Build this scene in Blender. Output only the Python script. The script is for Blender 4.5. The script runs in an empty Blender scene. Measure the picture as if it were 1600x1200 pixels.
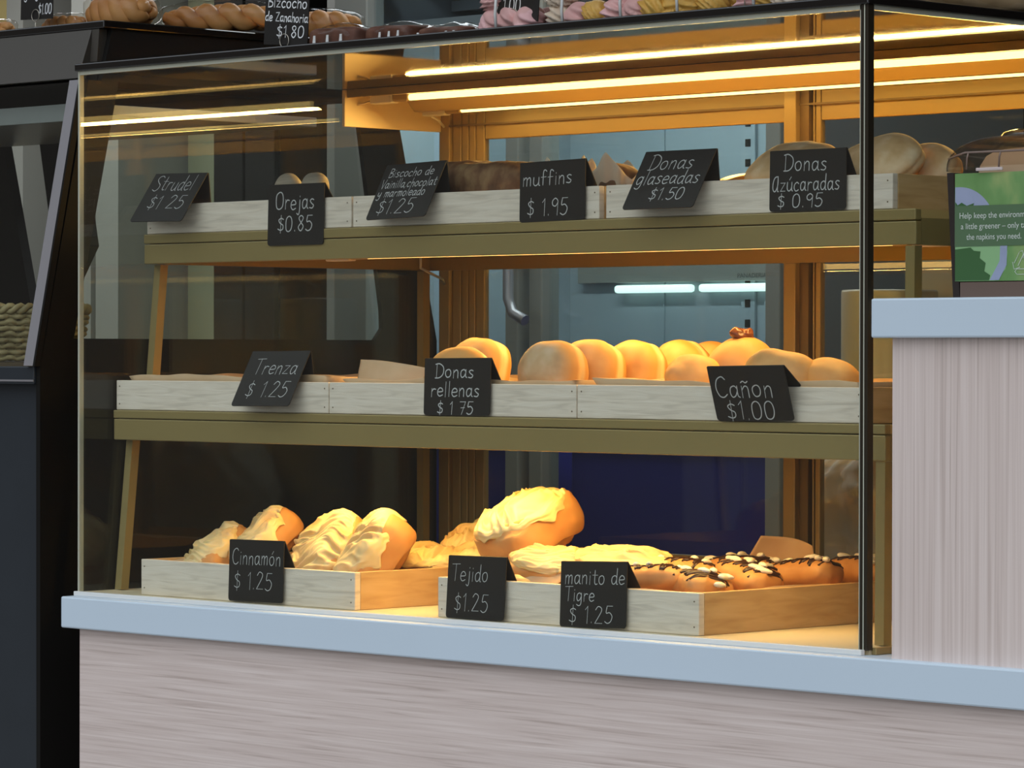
import bpy, bmesh, math, random
from mathutils import Vector, Matrix, Euler, noise
from mathutils.bvhtree import BVHTree

S = bpy.context.scene
COL = S.collection
ZO = 0.95                      # height of the counter top above the floor

# ------------------------------------------------------------------ camera
cam_d = bpy.data.cameras.new('camera')
cam = bpy.data.objects.new('camera', cam_d)
COL.objects.link(cam)
AZ, PI_, RO = 0.78495, -0.008057, 0.0017
v = Vector((-0.70739772, 0.70676979, -0.0080572)).normalized()
r = Vector((0.70676979, 0.70739772, 0.0)).normalized()
u = r.cross(v).normalized()
r2 = math.cos(RO) * r + math.sin(RO) * u
u2 = -math.sin(RO) * r + math.cos(RO) * u
M = Matrix((r2, u2, -v)).transposed().to_4x4()
M.translation = Vector((2.92857, -3.54986, 0.36618 + ZO))
cam.matrix_world = M
cam_d.sensor_width = 36.0
cam_d.lens = 5752.44 / 1600 * 36
cam_d.clip_start = 0.05
cam_d.clip_end = 200
S.camera = cam

# ------------------------------------------------------------------ exposure
S.view_settings.view_transform = 'Standard'
S.view_settings.look = 'None'
S.view_settings.gamma = 1.0
S.view_settings.use_curve_mapping = False
S.view_settings.exposure = 0.0
S.cycles.max_bounces = 14
S.cycles.transparent_max_bounces = 32
S.cycles.glossy_bounces = 6
S.cycles.diffuse_bounces = 4
S.cycles.caustics_reflective = False
S.cycles.caustics_refractive = False
S.cycles.sample_clamp_indirect = 4.0

# ------------------------------------------------------------------ world: overcast street sky, darker facades low down
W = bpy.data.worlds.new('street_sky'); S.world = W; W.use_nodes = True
nt = W.node_tree; nt.nodes.clear()
tc = nt.nodes.new('ShaderNodeTexCoord')
sx = nt.nodes.new('ShaderNodeSeparateXYZ')
rp = nt.nodes.new('ShaderNodeValToRGB')
bg = nt.nodes.new('ShaderNodeBackground')
wo = nt.nodes.new('ShaderNodeOutputWorld')
nt.links.new(tc.outputs['Generated'], sx.inputs[0])
nt.links.new(sx.outputs['Z'], rp.inputs[0])
# bright low sky band added in front to light trays, clear of glass reflections
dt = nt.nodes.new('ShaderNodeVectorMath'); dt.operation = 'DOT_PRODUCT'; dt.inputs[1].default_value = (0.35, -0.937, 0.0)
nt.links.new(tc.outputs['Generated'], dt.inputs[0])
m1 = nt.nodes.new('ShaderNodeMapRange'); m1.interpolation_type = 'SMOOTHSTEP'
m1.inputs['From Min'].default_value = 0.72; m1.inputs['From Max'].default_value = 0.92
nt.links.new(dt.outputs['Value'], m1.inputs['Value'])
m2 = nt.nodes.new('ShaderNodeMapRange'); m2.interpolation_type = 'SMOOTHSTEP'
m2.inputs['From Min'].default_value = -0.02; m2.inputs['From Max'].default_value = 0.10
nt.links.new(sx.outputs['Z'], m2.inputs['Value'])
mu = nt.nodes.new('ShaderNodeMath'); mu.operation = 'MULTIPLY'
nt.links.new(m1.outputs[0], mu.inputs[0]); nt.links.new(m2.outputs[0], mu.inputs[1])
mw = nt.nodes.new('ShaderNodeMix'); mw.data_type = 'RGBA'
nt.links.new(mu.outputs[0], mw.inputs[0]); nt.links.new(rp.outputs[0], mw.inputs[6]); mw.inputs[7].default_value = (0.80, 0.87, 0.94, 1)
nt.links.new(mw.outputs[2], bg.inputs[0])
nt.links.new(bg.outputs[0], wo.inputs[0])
e = rp.color_ramp.elements
e[0].position = 0.0; e[0].color = (0.06, 0.056, 0.052, 1)
e[1].position = 1.0; e[1].color = (0.86, 0.94, 1.0, 1)
a = e.new(0.36); a.color = (0.06, 0.057, 0.054, 1)
a = e.new(0.52); a.color = (0.80, 0.88, 0.96, 1)
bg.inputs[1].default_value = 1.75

def area_light(name, loc, rot, sx_, sy_, power, color):
    d = bpy.data.lights.new(name, 'AREA'); d.shape = 'RECTANGLE'
    d.size = sx_; d.size_y = sy_; d.energy = power; d.color = color
    o = bpy.data.objects.new(name, d); COL.objects.link(o)
    o.location = loc; o.rotation_euler = rot
    return o

# kitchen ceiling lamp, cool white
area_light('kitchen_area_light', (-1.6, 1.25, 1.60), (0, 0, 0), 1.6, 0.3, 13, (0.86, 0.95, 1.0))
WARM = (1.0, 0.60, 0.17)

area_light('kitchen_area_light', (-4.2, 1.6, 1.60), (0, 0, 0), 1.2, 0.3, 22, (0.95, 0.97, 1.0))  # unseen light added to brighten the walls at the back left

# ------------------------------------------------------------------ materials
MATS = {}
def new_mat(name):
    m = bpy.data.materials.new(name); m.use_nodes = True
    MATS[name] = m
    return m, m.node_tree, m.node_tree.nodes['Principled BSDF']

def plain(name, col, rough=0.5, metal=0.0, spec=0.5, bump=0.0, bscale=60, vary=0.0, vscale=8, sss=0.0, coat=0.0):
    m, nt, b = new_mat(name)
    b.inputs['Base Color'].default_value = (*col, 1)
    b.inputs['Roughness'].default_value = rough
    b.inputs['Metallic'].default_value = metal
    b.inputs['Specular IOR Level'].default_value = spec
    if coat: b.inputs['Coat Weight'].default_value = coat; b.inputs['Coat Roughness'].default_value = 0.05
    if sss:
        b.inputs['Subsurface Weight'].default_value = sss
        b.inputs['Subsurface Radius'].default_value = (0.01, 0.005, 0.002)
        b.inputs['Subsurface Scale'].default_value = 0.6
    tc = nt.nodes.new('ShaderNodeTexCoord')
    if vary:
        n = nt.nodes.new('ShaderNodeTexNoise'); n.inputs['Scale'].default_value = vscale; n.inputs['Detail'].default_value = 6
        nt.links.new(tc.outputs['Object'], n.inputs['Vector'])
        mx = nt.nodes.new('ShaderNodeMix'); mx.data_type = 'RGBA'
        nt.links.new(n.outputs['Fac'], mx.inputs[0])
        mx.inputs[6].default_value = (*[c * (1 - vary) for c in col], 1)
        mx.inputs[7].default_value = (*[min(1, c * (1 + vary)) for c in col], 1)
        nt.links.new(mx.outputs[2], b.inputs['Base Color'])
    if bump:
        n = nt.nodes.new('ShaderNodeTexNoise'); n.inputs['Scale'].default_value = bscale; n.inputs['Detail'].default_value = 5
        nt.links.new(tc.outputs['Object'], n.inputs['Vector'])
        bp = nt.nodes.new('ShaderNodeBump'); bp.inputs['Strength'].default_value = bump; bp.inputs['Distance'].default_value = 0.004
        nt.links.new(n.outputs['Fac'], bp.inputs['Height'])
        nt.links.new(bp.outputs[0], b.inputs['Normal'])
    return m

def ramp_mat(name, stops, scale=(1, 1, 1), nscale=5.0, detail=6, rough=0.6, bump=0.0, distort=0.0, spec=0.4, sss=0.0, dist=0.003):
    """noise -> colour ramp in object space, stretched by scale (wood, crust, wicker...)"""
    m, nt, b = new_mat(name)
    tc = nt.nodes.new('ShaderNodeTexCoord'); mp = nt.nodes.new('ShaderNodeMapping')
    mp.inputs['Scale'].default_value = scale
    n = nt.nodes.new('ShaderNodeTexNoise'); n.inputs['Scale'].default_value = nscale
    n.inputs['Detail'].default_value = detail; n.inputs['Distortion'].default_value = distort
    rp = nt.nodes.new('ShaderNodeValToRGB')
    nt.links.new(tc.outputs['Object'], mp.inputs[0]); nt.links.new(mp.outputs[0], n.inputs['Vector'])
    nt.links.new(n.outputs['Fac'], rp.inputs[0]); nt.links.new(rp.outputs[0], b.inputs['Base Color'])
    el = rp.color_ramp.elements
    el[0].position, el[0].color = stops[0][0], (*stops[0][1], 1)
    el[1].position, el[1].color = stops[-1][0], (*stops[-1][1], 1)
    for p_, c_ in stops[1:-1]:
        q = el.new(p_); q.color = (*c_, 1)
    b.inputs['Roughness'].default_value = rough
    b.inputs['Specular IOR Level'].default_value = spec
    if sss:
        b.inputs['Subsurface Weight'].default_value = sss
        b.inputs['Subsurface Radius'].default_value = (0.01, 0.005, 0.002)
        b.inputs['Subsurface Scale'].default_value = 0.6
    if bump:
        bp = nt.nodes.new('ShaderNodeBump'); bp.inputs['Strength'].default_value = bump; bp.inputs['Distance'].default_value = dist
        nt.links.new(n.outputs['Fac'], bp.inputs['Height']); nt.links.new(bp.outputs[0], b.inputs['Normal'])
    return m

def glass(name, tint=(0.97, 0.985, 0.97), f0=0.045, rough=0.0, boost=1.0):
    """thin clear pane: Schlick mix of transparent and mirror (no refraction)"""
    m = bpy.data.materials.new(name); m.use_nodes = True; MATS[name] = m
    nt = m.node_tree; nt.nodes.clear()
    out = nt.nodes.new('ShaderNodeOutputMaterial'); mix = nt.nodes.new('ShaderNodeMixShader')
    tr = nt.nodes.new('ShaderNodeBsdfTransparent'); gl = nt.nodes.new('ShaderNodeBsdfGlossy')
    tr.inputs[0].default_value = (*tint, 1); gl.inputs['Roughness'].default_value = rough
    g = nt.nodes.new('ShaderNodeNewGeometry')
    d = nt.nodes.new('ShaderNodeVectorMath'); d.operation = 'DOT_PRODUCT'
    nt.links.new(g.outputs['Normal'], d.inputs[0]); nt.links.new(g.outputs['Incoming'], d.inputs[1])
    def mth(op, a_, b_=None):
        k = nt.nodes.new('ShaderNodeMath'); k.operation = op
        for i_, x_ in enumerate((a_, b_)):
            if x_ is None: continue
            if isinstance(x_, (int, float)): k.inputs[i_].default_value = x_
            else: nt.links.new(x_, k.inputs[i_])
        return k.outputs[0]
    c = mth('ABSOLUTE', d.outputs['Value']); c = mth('SUBTRACT', 1.0, c); c = mth('POWER', c, 5.0)
    c = mth('MULTIPLY', c, 1 - f0); c = mth('ADD', c, f0); c = mth('MULTIPLY', c, boost)
    nt.links.new(c, mix.inputs[0]); nt.links.new(tr.outputs[0], mix.inputs[1]); nt.links.new(gl.outputs[0], mix.inputs[2])
    nt.links.new(mix.outputs[0], out.inputs[0])
    return m

def emis(name, col, strength):
    m, nt, b = new_mat(name)
    b.inputs['Base Color'].default_value = (*col, 1)
    b.inputs['Emission Color'].default_value = (*col, 1)
    b.inputs['Emission Strength'].default_value = strength
    return m

slab_m = plain('white_worktop', (0.60, 0.70, 0.80), 0.45, vary=0.03, vscale=3)
def laminate(name, scale):
    return ramp_mat(name, [(0.27, (0.50, 0.395, 0.355)), (0.42, (0.66, 0.54, 0.495)), (0.55, (0.71, 0.59, 0.545)), (0.75, (0.79, 0.67, 0.625))],
                    scale, 3.0, 9, 0.55, bump=0.15, distort=0.5)
lam_h = laminate('ash_laminate_horizontal', (1.5, 1, 75))
lam_v = laminate('ash_laminate_vertical', (80, 1, 0.7))
white_wood = ramp_mat('whitewashed_board', [(0.25, (0.66, 0.57, 0.47)), (0.5, (0.87, 0.76, 0.63)), (0.75, (0.93, 0.83, 0.71))], (5, 5, 55), 2.5, 8, 0.65, bump=0.35, distort=0.8)
pine = ramp_mat('pine_board', [(0.3, (0.54, 0.34, 0.15)), (0.55, (0.66, 0.44, 0.21)), (0.75, (0.72, 0.50, 0.26))], (6, 6, 40), 2.0, 7, 0.6, bump=0.1, distort=0.5)
bronze = plain('bronze_metal', (0.36, 0.275, 0.11), 0.42, 0.25, vary=0.06, vscale=5)
bronze_d = plain('dark_bronze', (0.16, 0.11, 0.05), 0.45, 0.25)
gold_al = plain('anodised_frame', (0.37, 0.27, 0.115), 0.4, 0.3, vary=0.05)
cream_b = plain('cream_board', (0.78, 0.66, 0.44), 0.6, vary=0.03)
black_g = plain('black_gloss_board', (0.012, 0.010, 0.009), 0.03, spec=0.5)
black_m = plain('black_paint', (0.010, 0.009, 0.008), 0.6, spec=0.12)
shelf_b = plain('shelf_underside_board', (0.62, 0.44, 0.17), 0.5, vary=0.05)
navy = plain('dark_slate_paint', (0.020, 0.025, 0.032), 0.45, vary=0.15, vscale=12)
rubber = plain('dark_seal', (0.028, 0.022, 0.014), 0.25)
silver = plain('brushed_silver', (0.42, 0.40, 0.42), 0.35, 0.6)
greytrim = plain('grey_trim', (0.065, 0.056, 0.046), 0.45, 0.2)
steel = plain('stainless_steel', (0.46, 0.50, 0.52), 0.33, 0.55, vary=0.06, vscale=3)
steel_in = plain('cooler_lining', (0.33, 0.39, 0.42), 0.4, 0.1, vary=0.06, vscale=2)
blue_p = plain('blue_plastic', (0.05, 0.05, 0.34), 0.45)
clear = glass('clear_glass')
clear_cool = glass('cooler_glass', (0.93, 0.97, 0.98), 0.05)
glass_edge = plain('glass_edge', (0.50, 0.50, 0.40), 0.2)
film = glass('clear_film', (0.96, 0.94, 0.91), 0.04, 0.08, 0.45)
acrylic = glass('clear_acrylic', (0.93, 0.88, 0.82), 0.07, 0.04)
chalk_b = plain('blackboard_card', (0.022, 0.019, 0.017), 0.55, spec=0.3)
chalk = plain('chalk_ink', (0.60, 0.60, 0.60), 0.7)
chalk_w = plain('white_ink', (0.88, 0.88, 0.88), 0.7)
white_pl = plain('white_plastic', (0.72, 0.72, 0.70), 0.4)
wire_m = plain('wire', (0.55, 0.50, 0.42), 0.3, 0.8)
tube_m = emis('warm_tube', (1.0, 0.72, 0.24), 3.4)
tube_s = emis('warm_shelf_tube', (1.0, 0.60, 0.17), 7)
reflect_m = emis('cool_reflection', (0.75, 1.0, 0.93), 1.5)  # glow for the ceiling light reflections in the cooler
wall_m = plain('taupe_wall', (0.085, 0.052, 0.026), 0.7, vary=0.1, vscale=2)
khaki = plain('khaki_wall', (0.42, 0.33, 0.13), 0.7, vary=0.05, vscale=3)
grey_w = plain('grey_column_paint', (0.27, 0.27, 0.24), 0.55)
green_w = plain('grey_green_panel', (0.20, 0.21, 0.13), 0.6)
blue_w = plain('pale_blue_panel', (0.30, 0.42, 0.52), 0.5)
ceil_m = plain('ceiling_paint', (0.5, 0.5, 0.48), 0.8)
floor_m = plain('floor_tile', (0.22, 0.21, 0.20), 0.5, vary=0.1, vscale=3)
paper = ramp_mat('parchment', [(0.3, (0.62, 0.42, 0.24)), (0.7, (0.72, 0.52, 0.32))], (1, 1, 1), 20, 4, 0.6, bump=0.1)
wpaper = plain('pale_paper', (0.78, 0.66, 0.50), 0.65, vary=0.05)
crust = ramp_mat('golden_crust', [(0.3, (0.48, 0.21, 0.06)), (0.55, (0.62, 0.31, 0.10)), (0.75, (0.72, 0.43, 0.18))], (1, 1, 1), 9, 6, 0.55, bump=0.12, sss=0.15)
crust_d = ramp_mat('brown_crust', [(0.3, (0.46, 0.19, 0.055)), (0.55, (0.62, 0.30, 0.10)), (0.75, (0.70, 0.40, 0.16))], (1, 1, 1), 14, 6, 0.5, bump=0.15)
cake_br = ramp_mat('cracked_brown_cake', [(0.3, (0.10, 0.045, 0.02)), (0.5, (0.24, 0.12, 0.055)), (0.7, (0.42, 0.26, 0.12))], (1, 1, 1), 26, 8, 0.7, bump=0.6, dist=0.006)
choc_cake = ramp_mat('chocolate_cake', [(0.3, (0.055, 0.022, 0.014)), (0.6, (0.13, 0.05, 0.03)), (0.8, (0.2, 0.09, 0.05))], (1, 1, 1), 40, 8, 0.65, bump=0.4)
sugar = ramp_mat('sugared_dough', [(0.3, (0.62, 0.38, 0.17)), (0.5, (0.78, 0.52, 0.27)), (0.7, (0.92, 0.70, 0.44))], (1, 1, 1), 30, 9, 0.8, bump=0.3)
icing = ramp_mat('cream_icing', [(0.28, (0.66, 0.34, 0.11)), (0.43, (0.86, 0.62, 0.28)), (0.72, (0.92, 0.76, 0.44))], (1, 1, 1), 12, 5, 0.35, bump=0.1, sss=0.2)
icing_w = plain('white_icing', (0.90, 0.84, 0.70), 0.35, sss=0.2)
choc = plain('chocolate', (0.045, 0.018, 0.010), 0.3)
palmier_m = ramp_mat('pale_pastry', [(0.3, (0.28, 0.24, 0.18)), (0.7, (0.46, 0.40, 0.30))], (1, 1, 8), 20, 5, 0.6, bump=0.3)
jam = plain('brown_jam', (0.16, 0.05, 0.02), 0.25)
glaze = plain('orange_glaze', (0.80, 0.30, 0.05), 0.25)
pink = plain('pink_meringue', (0.78, 0.46, 0.46), 0.55, vary=0.1, vscale=30)
yellow = plain('yellow_meringue', (0.70, 0.42, 0.09), 0.55, vary=0.1, vscale=30)
cream_m = plain('cream_meringue', (0.74, 0.62, 0.50), 0.55, vary=0.1, vscale=30)
wicker = ramp_mat('wicker_cane', [(0.3, (0.20, 0.16, 0.07)), (0.7, (0.38, 0.31, 0.15))], (1, 1, 1), 30, 4, 0.6, bump=0.2)
sack_m = plain('white_sack', (0.50, 0.44, 0.34), 0.6, vary=0.1, vscale=6)
tan_loaf = ramp_mat('tan_loaf', [(0.3, (0.42, 0.29, 0.15)), (0.7, (0.58, 0.43, 0.26))], (1, 1, 1), 18, 5, 0.6, bump=0.15)

# bun with a pale seam round its edge (local z is the bun's axis)
def seam_mat(name, face_stops, rim, seam, hw=0.010):
    m = ramp_mat(name, face_stops, (1, 1, 1), 22, 8, 0.62, bump=0.45, sss=0.05)
    nt = m.node_tree; b = nt.nodes['Principled BSDF']
    rp = [n for n in nt.nodes if n.type == 'VALTORGB'][0]
    tc = [n for n in nt.nodes if n.type == 'TEX_COORD'][0]
    sp = nt.nodes.new('ShaderNodeSeparateXYZ'); nt.links.new(tc.outputs['Object'], sp.inputs[0])
    ab = nt.nodes.new('ShaderNodeMath'); ab.operation = 'ABSOLUTE'; nt.links.new(sp.outputs['Z'], ab.inputs[0])
    r2_ = nt.nodes.new('ShaderNodeValToRGB'); r2_.color_ramp.interpolation = 'EASE'
    sc = nt.nodes.new('ShaderNodeMath'); sc.operation = 'MULTIPLY'; sc.inputs[1].default_value = 1 / 0.035
    nt.links.new(ab.outputs[0], sc.inputs[0]); nt.links.new(sc.outputs[0], r2_.inputs[0])
    r2_.color_ramp.elements[0].position = 0.09; r2_.color_ramp.elements[0].color = (*seam, 1)
    r2_.color_ramp.elements[1].position = 0.30; r2_.color_ramp.elements[1].color = (*rim, 1)
    r3 = nt.nodes.new('ShaderNodeValToRGB')
    r3.color_ramp.elements[0].position = 0.50; r3.color_ramp.elements[1].position = 0.85
    r3.color_ramp.elements[0].color = (0, 0, 0, 1); r3.color_ramp.elements[1].color = (1, 1, 1, 1)
    nt.links.new(sc.outputs[0], r3.inputs[0])
    mx = nt.nodes.new('ShaderNodeMix'); mx.data_type = 'RGBA'
    nt.links.new(r3.outputs[0], mx.inputs[0]); nt.links.new(r2_.outputs[0], mx.inputs[6]); nt.links.new(rp.outputs[0], mx.inputs[7])
    nt.links.new(mx.outputs[2], b.inputs['Base Color'])
    return m
bun_m = seam_mat('filled_bun', [(0.3, (0.58, 0.30, 0.09)), (0.55, (0.74, 0.43, 0.16)), (0.75, (0.82, 0.54, 0.24))], (0.72, 0.36, 0.09), (0.90, 0.66, 0.32))
bun_s = seam_mat('sugared_shaded_bun', [(0.3, (0.44, 0.27, 0.12)), (0.5, (0.60, 0.41, 0.22)), (0.7, (0.74, 0.57, 0.38))], (0.64, 0.33, 0.10), (0.80, 0.55, 0.26))  # sugary, and greyed because the first bun's dimmer light is in its colour

# ------------------------------------------------------------------ builders
class MB:
    def __init__(s): s.bm = bmesh.new()
    def box(s, x0, x1, y0, y1, z0, z1, bev=0.0, mi=0):
        t = bmesh.new()
        bmesh.ops.create_cube(t, size=1)
        for q in t.verts: q.co = Vector(((x0 + x1) / 2 + q.co.x * (x1 - x0), (y0 + y1) / 2 + q.co.y * (y1 - y0), (z0 + z1) / 2 + q.co.z * (z1 - z0)))
        if bev: bmesh.ops.bevel(t, geom=t.edges[:], offset=bev, segments=2, affect='EDGES', profile=0.5)
        return s.add(t, mi)
    def add(s, t, mi=0, mat=None):
        if mat is not None: t.transform(mat)
        vm = {q: s.bm.verts.new(q.co) for q in t.verts}
        for f in t.faces:
            try:
                g = s.bm.faces.new([vm[q] for q in f.verts]); g.material_index = mi; g.smooth = f.smooth
            except ValueError: pass
        t.free(); return s
    def hull(s, pts_a, pts_b, mi=0):
        """prism between two matching polygons"""
        A = [s.bm.verts.new(Vector(q)) for q in pts_a]; B = [s.bm.verts.new(Vector(q)) for q in pts_b]
        n = len(A)
        fs = [s.bm.faces.new(A), s.bm.faces.new(B[::-1])]
        for i in range(n): fs.append(s.bm.faces.new((A[i], B[i], B[(i + 1) % n], A[(i + 1) % n])))
        for f in fs: f.material_index = mi
        return s
    def extrude(s, poly, d, mi=0):
        d = Vector(d); return s.hull(poly, [Vector(q) + d for q in poly], mi)
    def tube(s, pts, rad, n=10, mi=0, closed=False, cap=True):
        pts = [Vector(q) for q in pts]; rings = []; L = len(pts)
        up = None
        for i, q in enumerate(pts):
            if closed: t = pts[(i + 1) % L] - pts[i - 1]
            else: t = pts[min(i + 1, L - 1)] - pts[max(i - 1, 0)]
            t.normalize()
            if up is None: up = t.orthogonal().normalized()
            up = (up - t * up.dot(t)).normalized(); w = t.cross(up)
            rr = rad[i] if isinstance(rad, (list, tuple)) else rad
            rings.append([s.bm.verts.new(q + (up * math.cos(2 * math.pi * k / n) + w * math.sin(2 * math.pi * k / n)) * rr) for k in range(n)])
        m_ = L if closed else L - 1
        for i in range(m_):
            a_, b_ = rings[i], rings[(i + 1) % L]
            for k in range(n):
                f = s.bm.faces.new((a_[k], a_[(k + 1) % n], b_[(k + 1) % n], b_[k])); f.smooth = True; f.material_index = mi
        if cap and not closed:
            for rg in (rings[0][::-1], rings[-1]):
                f = s.bm.faces.new(rg); f.material_index = mi
        return s
    def lathe(s, prof, n=40, mi=0, cx=0, cy=0):
        rings = []
        for rr, z in prof:
            rings.append([s.bm.verts.new((cx + rr * math.cos(2 * math.pi * k / n), cy + rr * math.sin(2 * math.pi * k / n), z)) for k in range(n)])
        for a_, b_ in zip(rings, rings[1:]):
            for k in range(n):
                f = s.bm.faces.new((a_[k], a_[(k + 1) % n], b_[(k + 1) % n], b_[k])); f.smooth = True; f.material_index = mi
        for rg in (rings[0][::-1], rings[-1]):
            f = s.bm.faces.new(rg); f.material_index = mi
        return s
    def grid(s, fn, nu, nv, mi=0, closed_u=False):
        g = [[s.bm.verts.new(Vector(fn(i / (nu if closed_u else nu - 1), j / (nv - 1)))) for j in range(nv)] for i in range(nu)]
        for i in range(nu if closed_u else nu - 1):
            for j in range(nv - 1):
                f = s.bm.faces.new((g[i][j], g[(i + 1) % nu][j], g[(i + 1) % nu][j + 1], g[i][j + 1])); f.smooth = True; f.material_index = mi
        return s
    def build(s, name, mats, parent=None, loc=None, local=False, smooth=None):
        base = Vector((0, 0, 0))
        if loc is not None: base = Vector((0, 0, 0)) if local else Vector(loc)
        elif parent is not None and not local:
            p_ = parent
            while p_ is not None: base = base + p_.location; p_ = p_.parent
        if base.length: bmesh.ops.translate(s.bm, verts=s.bm.verts[:], vec=-base)
        bmesh.ops.remove_doubles(s.bm, verts=s.bm.verts[:], dist=1e-6)
        bmesh.ops.recalc_face_normals(s.bm, faces=s.bm.faces[:])
        me = bpy.data.meshes.new(name); s.bm.to_mesh(me); s.bm.free()
        if smooth is not None:
            for p_ in me.polygons: p_.use_smooth = smooth
        for m_ in (mats if isinstance(mats, (list, tuple)) else [mats]): me.materials.append(m_)
        o = bpy.data.objects.new(name, me); COL.objects.link(o)
        if parent is not None: o.parent = parent
        if loc is not None: o.location = loc
        return o

def tag(o, label, cat, group=None, kind=None):
    o['label'] = label; o['category'] = cat
    if group: o['group'] = group
    if kind: o['kind'] = kind
    return o
def thing(name, label, cat, loc=(0, 0, 0), rot=(0, 0, 0), group=None):
    o = bpy.data.objects.new(name, None); COL.objects.link(o); o.empty_display_size = 0.02
    o.location = loc; o.rotation_euler = rot
    return tag(o, label, cat, group)
def struct(name, mb, m, label=None):
    o = mb.build(name, m); o['kind'] = 'structure'
    if label: o['label'] = label; o['category'] = name.split('_')[0]
    return o
def B(*a, **k): return MB().box(*a, **k)
def solidify(o, t, off=-1):
    md = o.modifiers.new('thickness', 'SOLIDIFY'); md.thickness = t; md.offset = off; return o
def N(p_, f, seed=0): return noise.noise(Vector((p_[0] * f + seed * 7.3, p_[1] * f + seed * 3.1, p_[2] * f - seed * 5.7)))

def blob(radii, sub=4, amp=0.0, freq=20, seed=0, sq=2.0, fn=None):
    """superellipsoid lump with noise; returns a bmesh in local space"""
    t = bmesh.new(); bmesh.ops.create_icosphere(t, subdivisions=sub, radius=1)
    for q in t.verts:
        d = q.co.normalized()
        if sq != 2.0:
            k = (abs(d.x) ** sq + abs(d.y) ** sq + abs(d.z) ** sq) ** (-1 / sq); d = d * k
        p_ = Vector((d.x * radii[0], d.y * radii[1], d.z * radii[2]))
        if fn: p_ = fn(p_, d)
        if amp: p_ = p_ + q.co.normalized() * (N(p_, freq, seed) * amp + N(p_, freq * 2.7, seed + 3) * amp * 0.4)
        q.co = p_
    for f in t.faces: f.smooth = True
    return t

# ================================================================== SETTING
struct('floor', B(-6, 4.5, -4.5, 2.8, -0.97, -0.95), floor_m)
struct('wall_back', B(-6, 3, 2.6, 2.7, -0.95, 1.8), wall_m)
struct('wall_left', B(-6.1, -6, -0.4, 2.7, -0.95, 1.8), wall_m)
struct('wall_right', B(1.6, 1.7, 0.6, 2.7, -0.95, 1.8), wall_m)
struct('ceiling', B(-6, 3, -0.3, 2.7, 1.75, 1.85), ceil_m)
struct('trim_1', B(-5.99, -4.87, 2.40, 2.60, -0.95, 1.75), khaki)
struct('trim_2', B(-4.87, -4.80, 2.36, 2.60, -0.95, 1.75), grey_w)
mb = MB()
for x0, x1 in ((-4.52, -4.44), (-4.42, -4.33)): mb.box(x0, x1, 2.30, 2.58, -0.95, 1.75)
struct('trim_3', mb, grey_w)
struct('trim_4', B(-4.44, -4.42, 2.40, 2.58, -0.95, 1.75), blue_w)
struct('trim_5', B(-3.16, -3.02, 1.95, 2.58, -0.95, 1.75), grey_w)
struct('trim_6', B(-2.99, -2.86, 1.85, 2.58, -0.95, 1.75), grey_w)
struct('trim_8', B(-4.32, -3.86, 2.52, 2.6, -0.95, 1.75), green_w)
struct('trim_7', B(-0.90, -0.30, 1.20, 1.32, -0.95, 0.53), cream_b)

t = thing('tall_cabinet', 'tall black cabinet standing behind the dark display case on the left', 'cabinet', (-3.715, 2.39, -0.95))

B(-3.83, -3.60, 2.20, 2.58, -0.95, 1.74).build('body', black_m, t)
B(-3.825, -3.72, 2.185, 2.1995, -0.90, 1.72, 0.002).build('door', black_m, t)
B(-3.71, -3.605, 2.185, 2.1995, -0.90, 1.72, 0.002).build('door', black_m, t)

# ---- two-door drinks cooler behind the display
t = thing('upright_cooler', 'steel upright cooler with two glass doors standing behind the pastry display', 'cooler', (-2.1, 1.95, -0.95))
mb = MB(); FX0, FX1 = -2.74, -1.50
mb.box(FX0, FX0 + .03, 1.64, 2.30, -0.93, 1.25); mb.box(FX1 - .03, FX1, 1.64, 2.30, -0.93, 1.25)
mb.box(FX0, FX1, 1.64, 2.30, -0.95, -0.60); mb.box(FX0, FX1, 1.64, 2.30, 1.25, 1.45)
mb.build('body', steel, t)
mb = MB(); mb.box(FX0 + .03, FX1 - .03, 2.26, 2.30, -0.60, 1.25); mb.box(FX0 + .03, FX0 + .034, 1.66, 2.26, -.6, 1.25)
mb.box(FX1 - .034, FX1 - .03, 1.66, 2.26, -.6, 1.25)
for xx in (-2.425, -1.98): mb.box(xx, xx + .003, 2.256, 2.26, -.6, 1.25)
mb.build('lining', steel_in, t)
B(FX0 + .03, FX1 - .03, 1.66, 2.26, 1.24, 1.25).build('lining_top', steel_in, t)
def cooler_door(x0, x1, hinge_left):
    mb = MB(); w = .036
    mb.box(x0, x0 + (.10 if hinge_left else w), 1.585, 1.635, -0.58, 1.24, .003); mb.box(x1 - w, x1, 1.585, 1.635, -0.58, 1.24, .003)
    mb.box(x0, x1, 1.585, 1.635, -0.58, -0.52, .003); mb.box(x0, x1, 1.585, 1.635, 1.18, 1.24, .003)
    d = mb.build('door', grey_w, t)
    B(x0 + .02, x1 - .02, 1.606, 1.612, -0.54, 1.2).build('pane', clear_cool, d)
    return d
d1 = cooler_door(-2.735, -2.195, True)
d2 = cooler_door(-2.165, -1.515, False)
hz = [(-2.172, 1.585, .62), (-2.172, 1.545, .60), (-2.172, 1.535, .55), (-2.172, 1.535, .475), (-2.160, 1.535, .448), (-2.125, 1.535, .432)]
MB().tube(hz, .011, 10).build('handle', silver, d2)
for x0_ in (-2.187, -2.122):
    mb = MB(); mb.box(x0_ - .012, x0_ + .026, 2.252, 2.258, -.55, 1.2)
    for k in range(40):
        z = -.5 + k * .042
        mb.box(x0_, x0_ + .014, 2.2505, 2.252, z, z + .016, 0, 1)
    mb.build('shelf_upright', [steel_in, black_m], t)
B(-2.545, -2.325, 2.228, 2.250, .4985, .5155, .006).build('bright_tube', reflect_m, t)  # glowing bars stand in for reflections of ceiling lights
B(-2.300, -2.098, 2.228, 2.250, .4985, .5155, .006).build('bright_tube', reflect_m, t)
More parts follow.
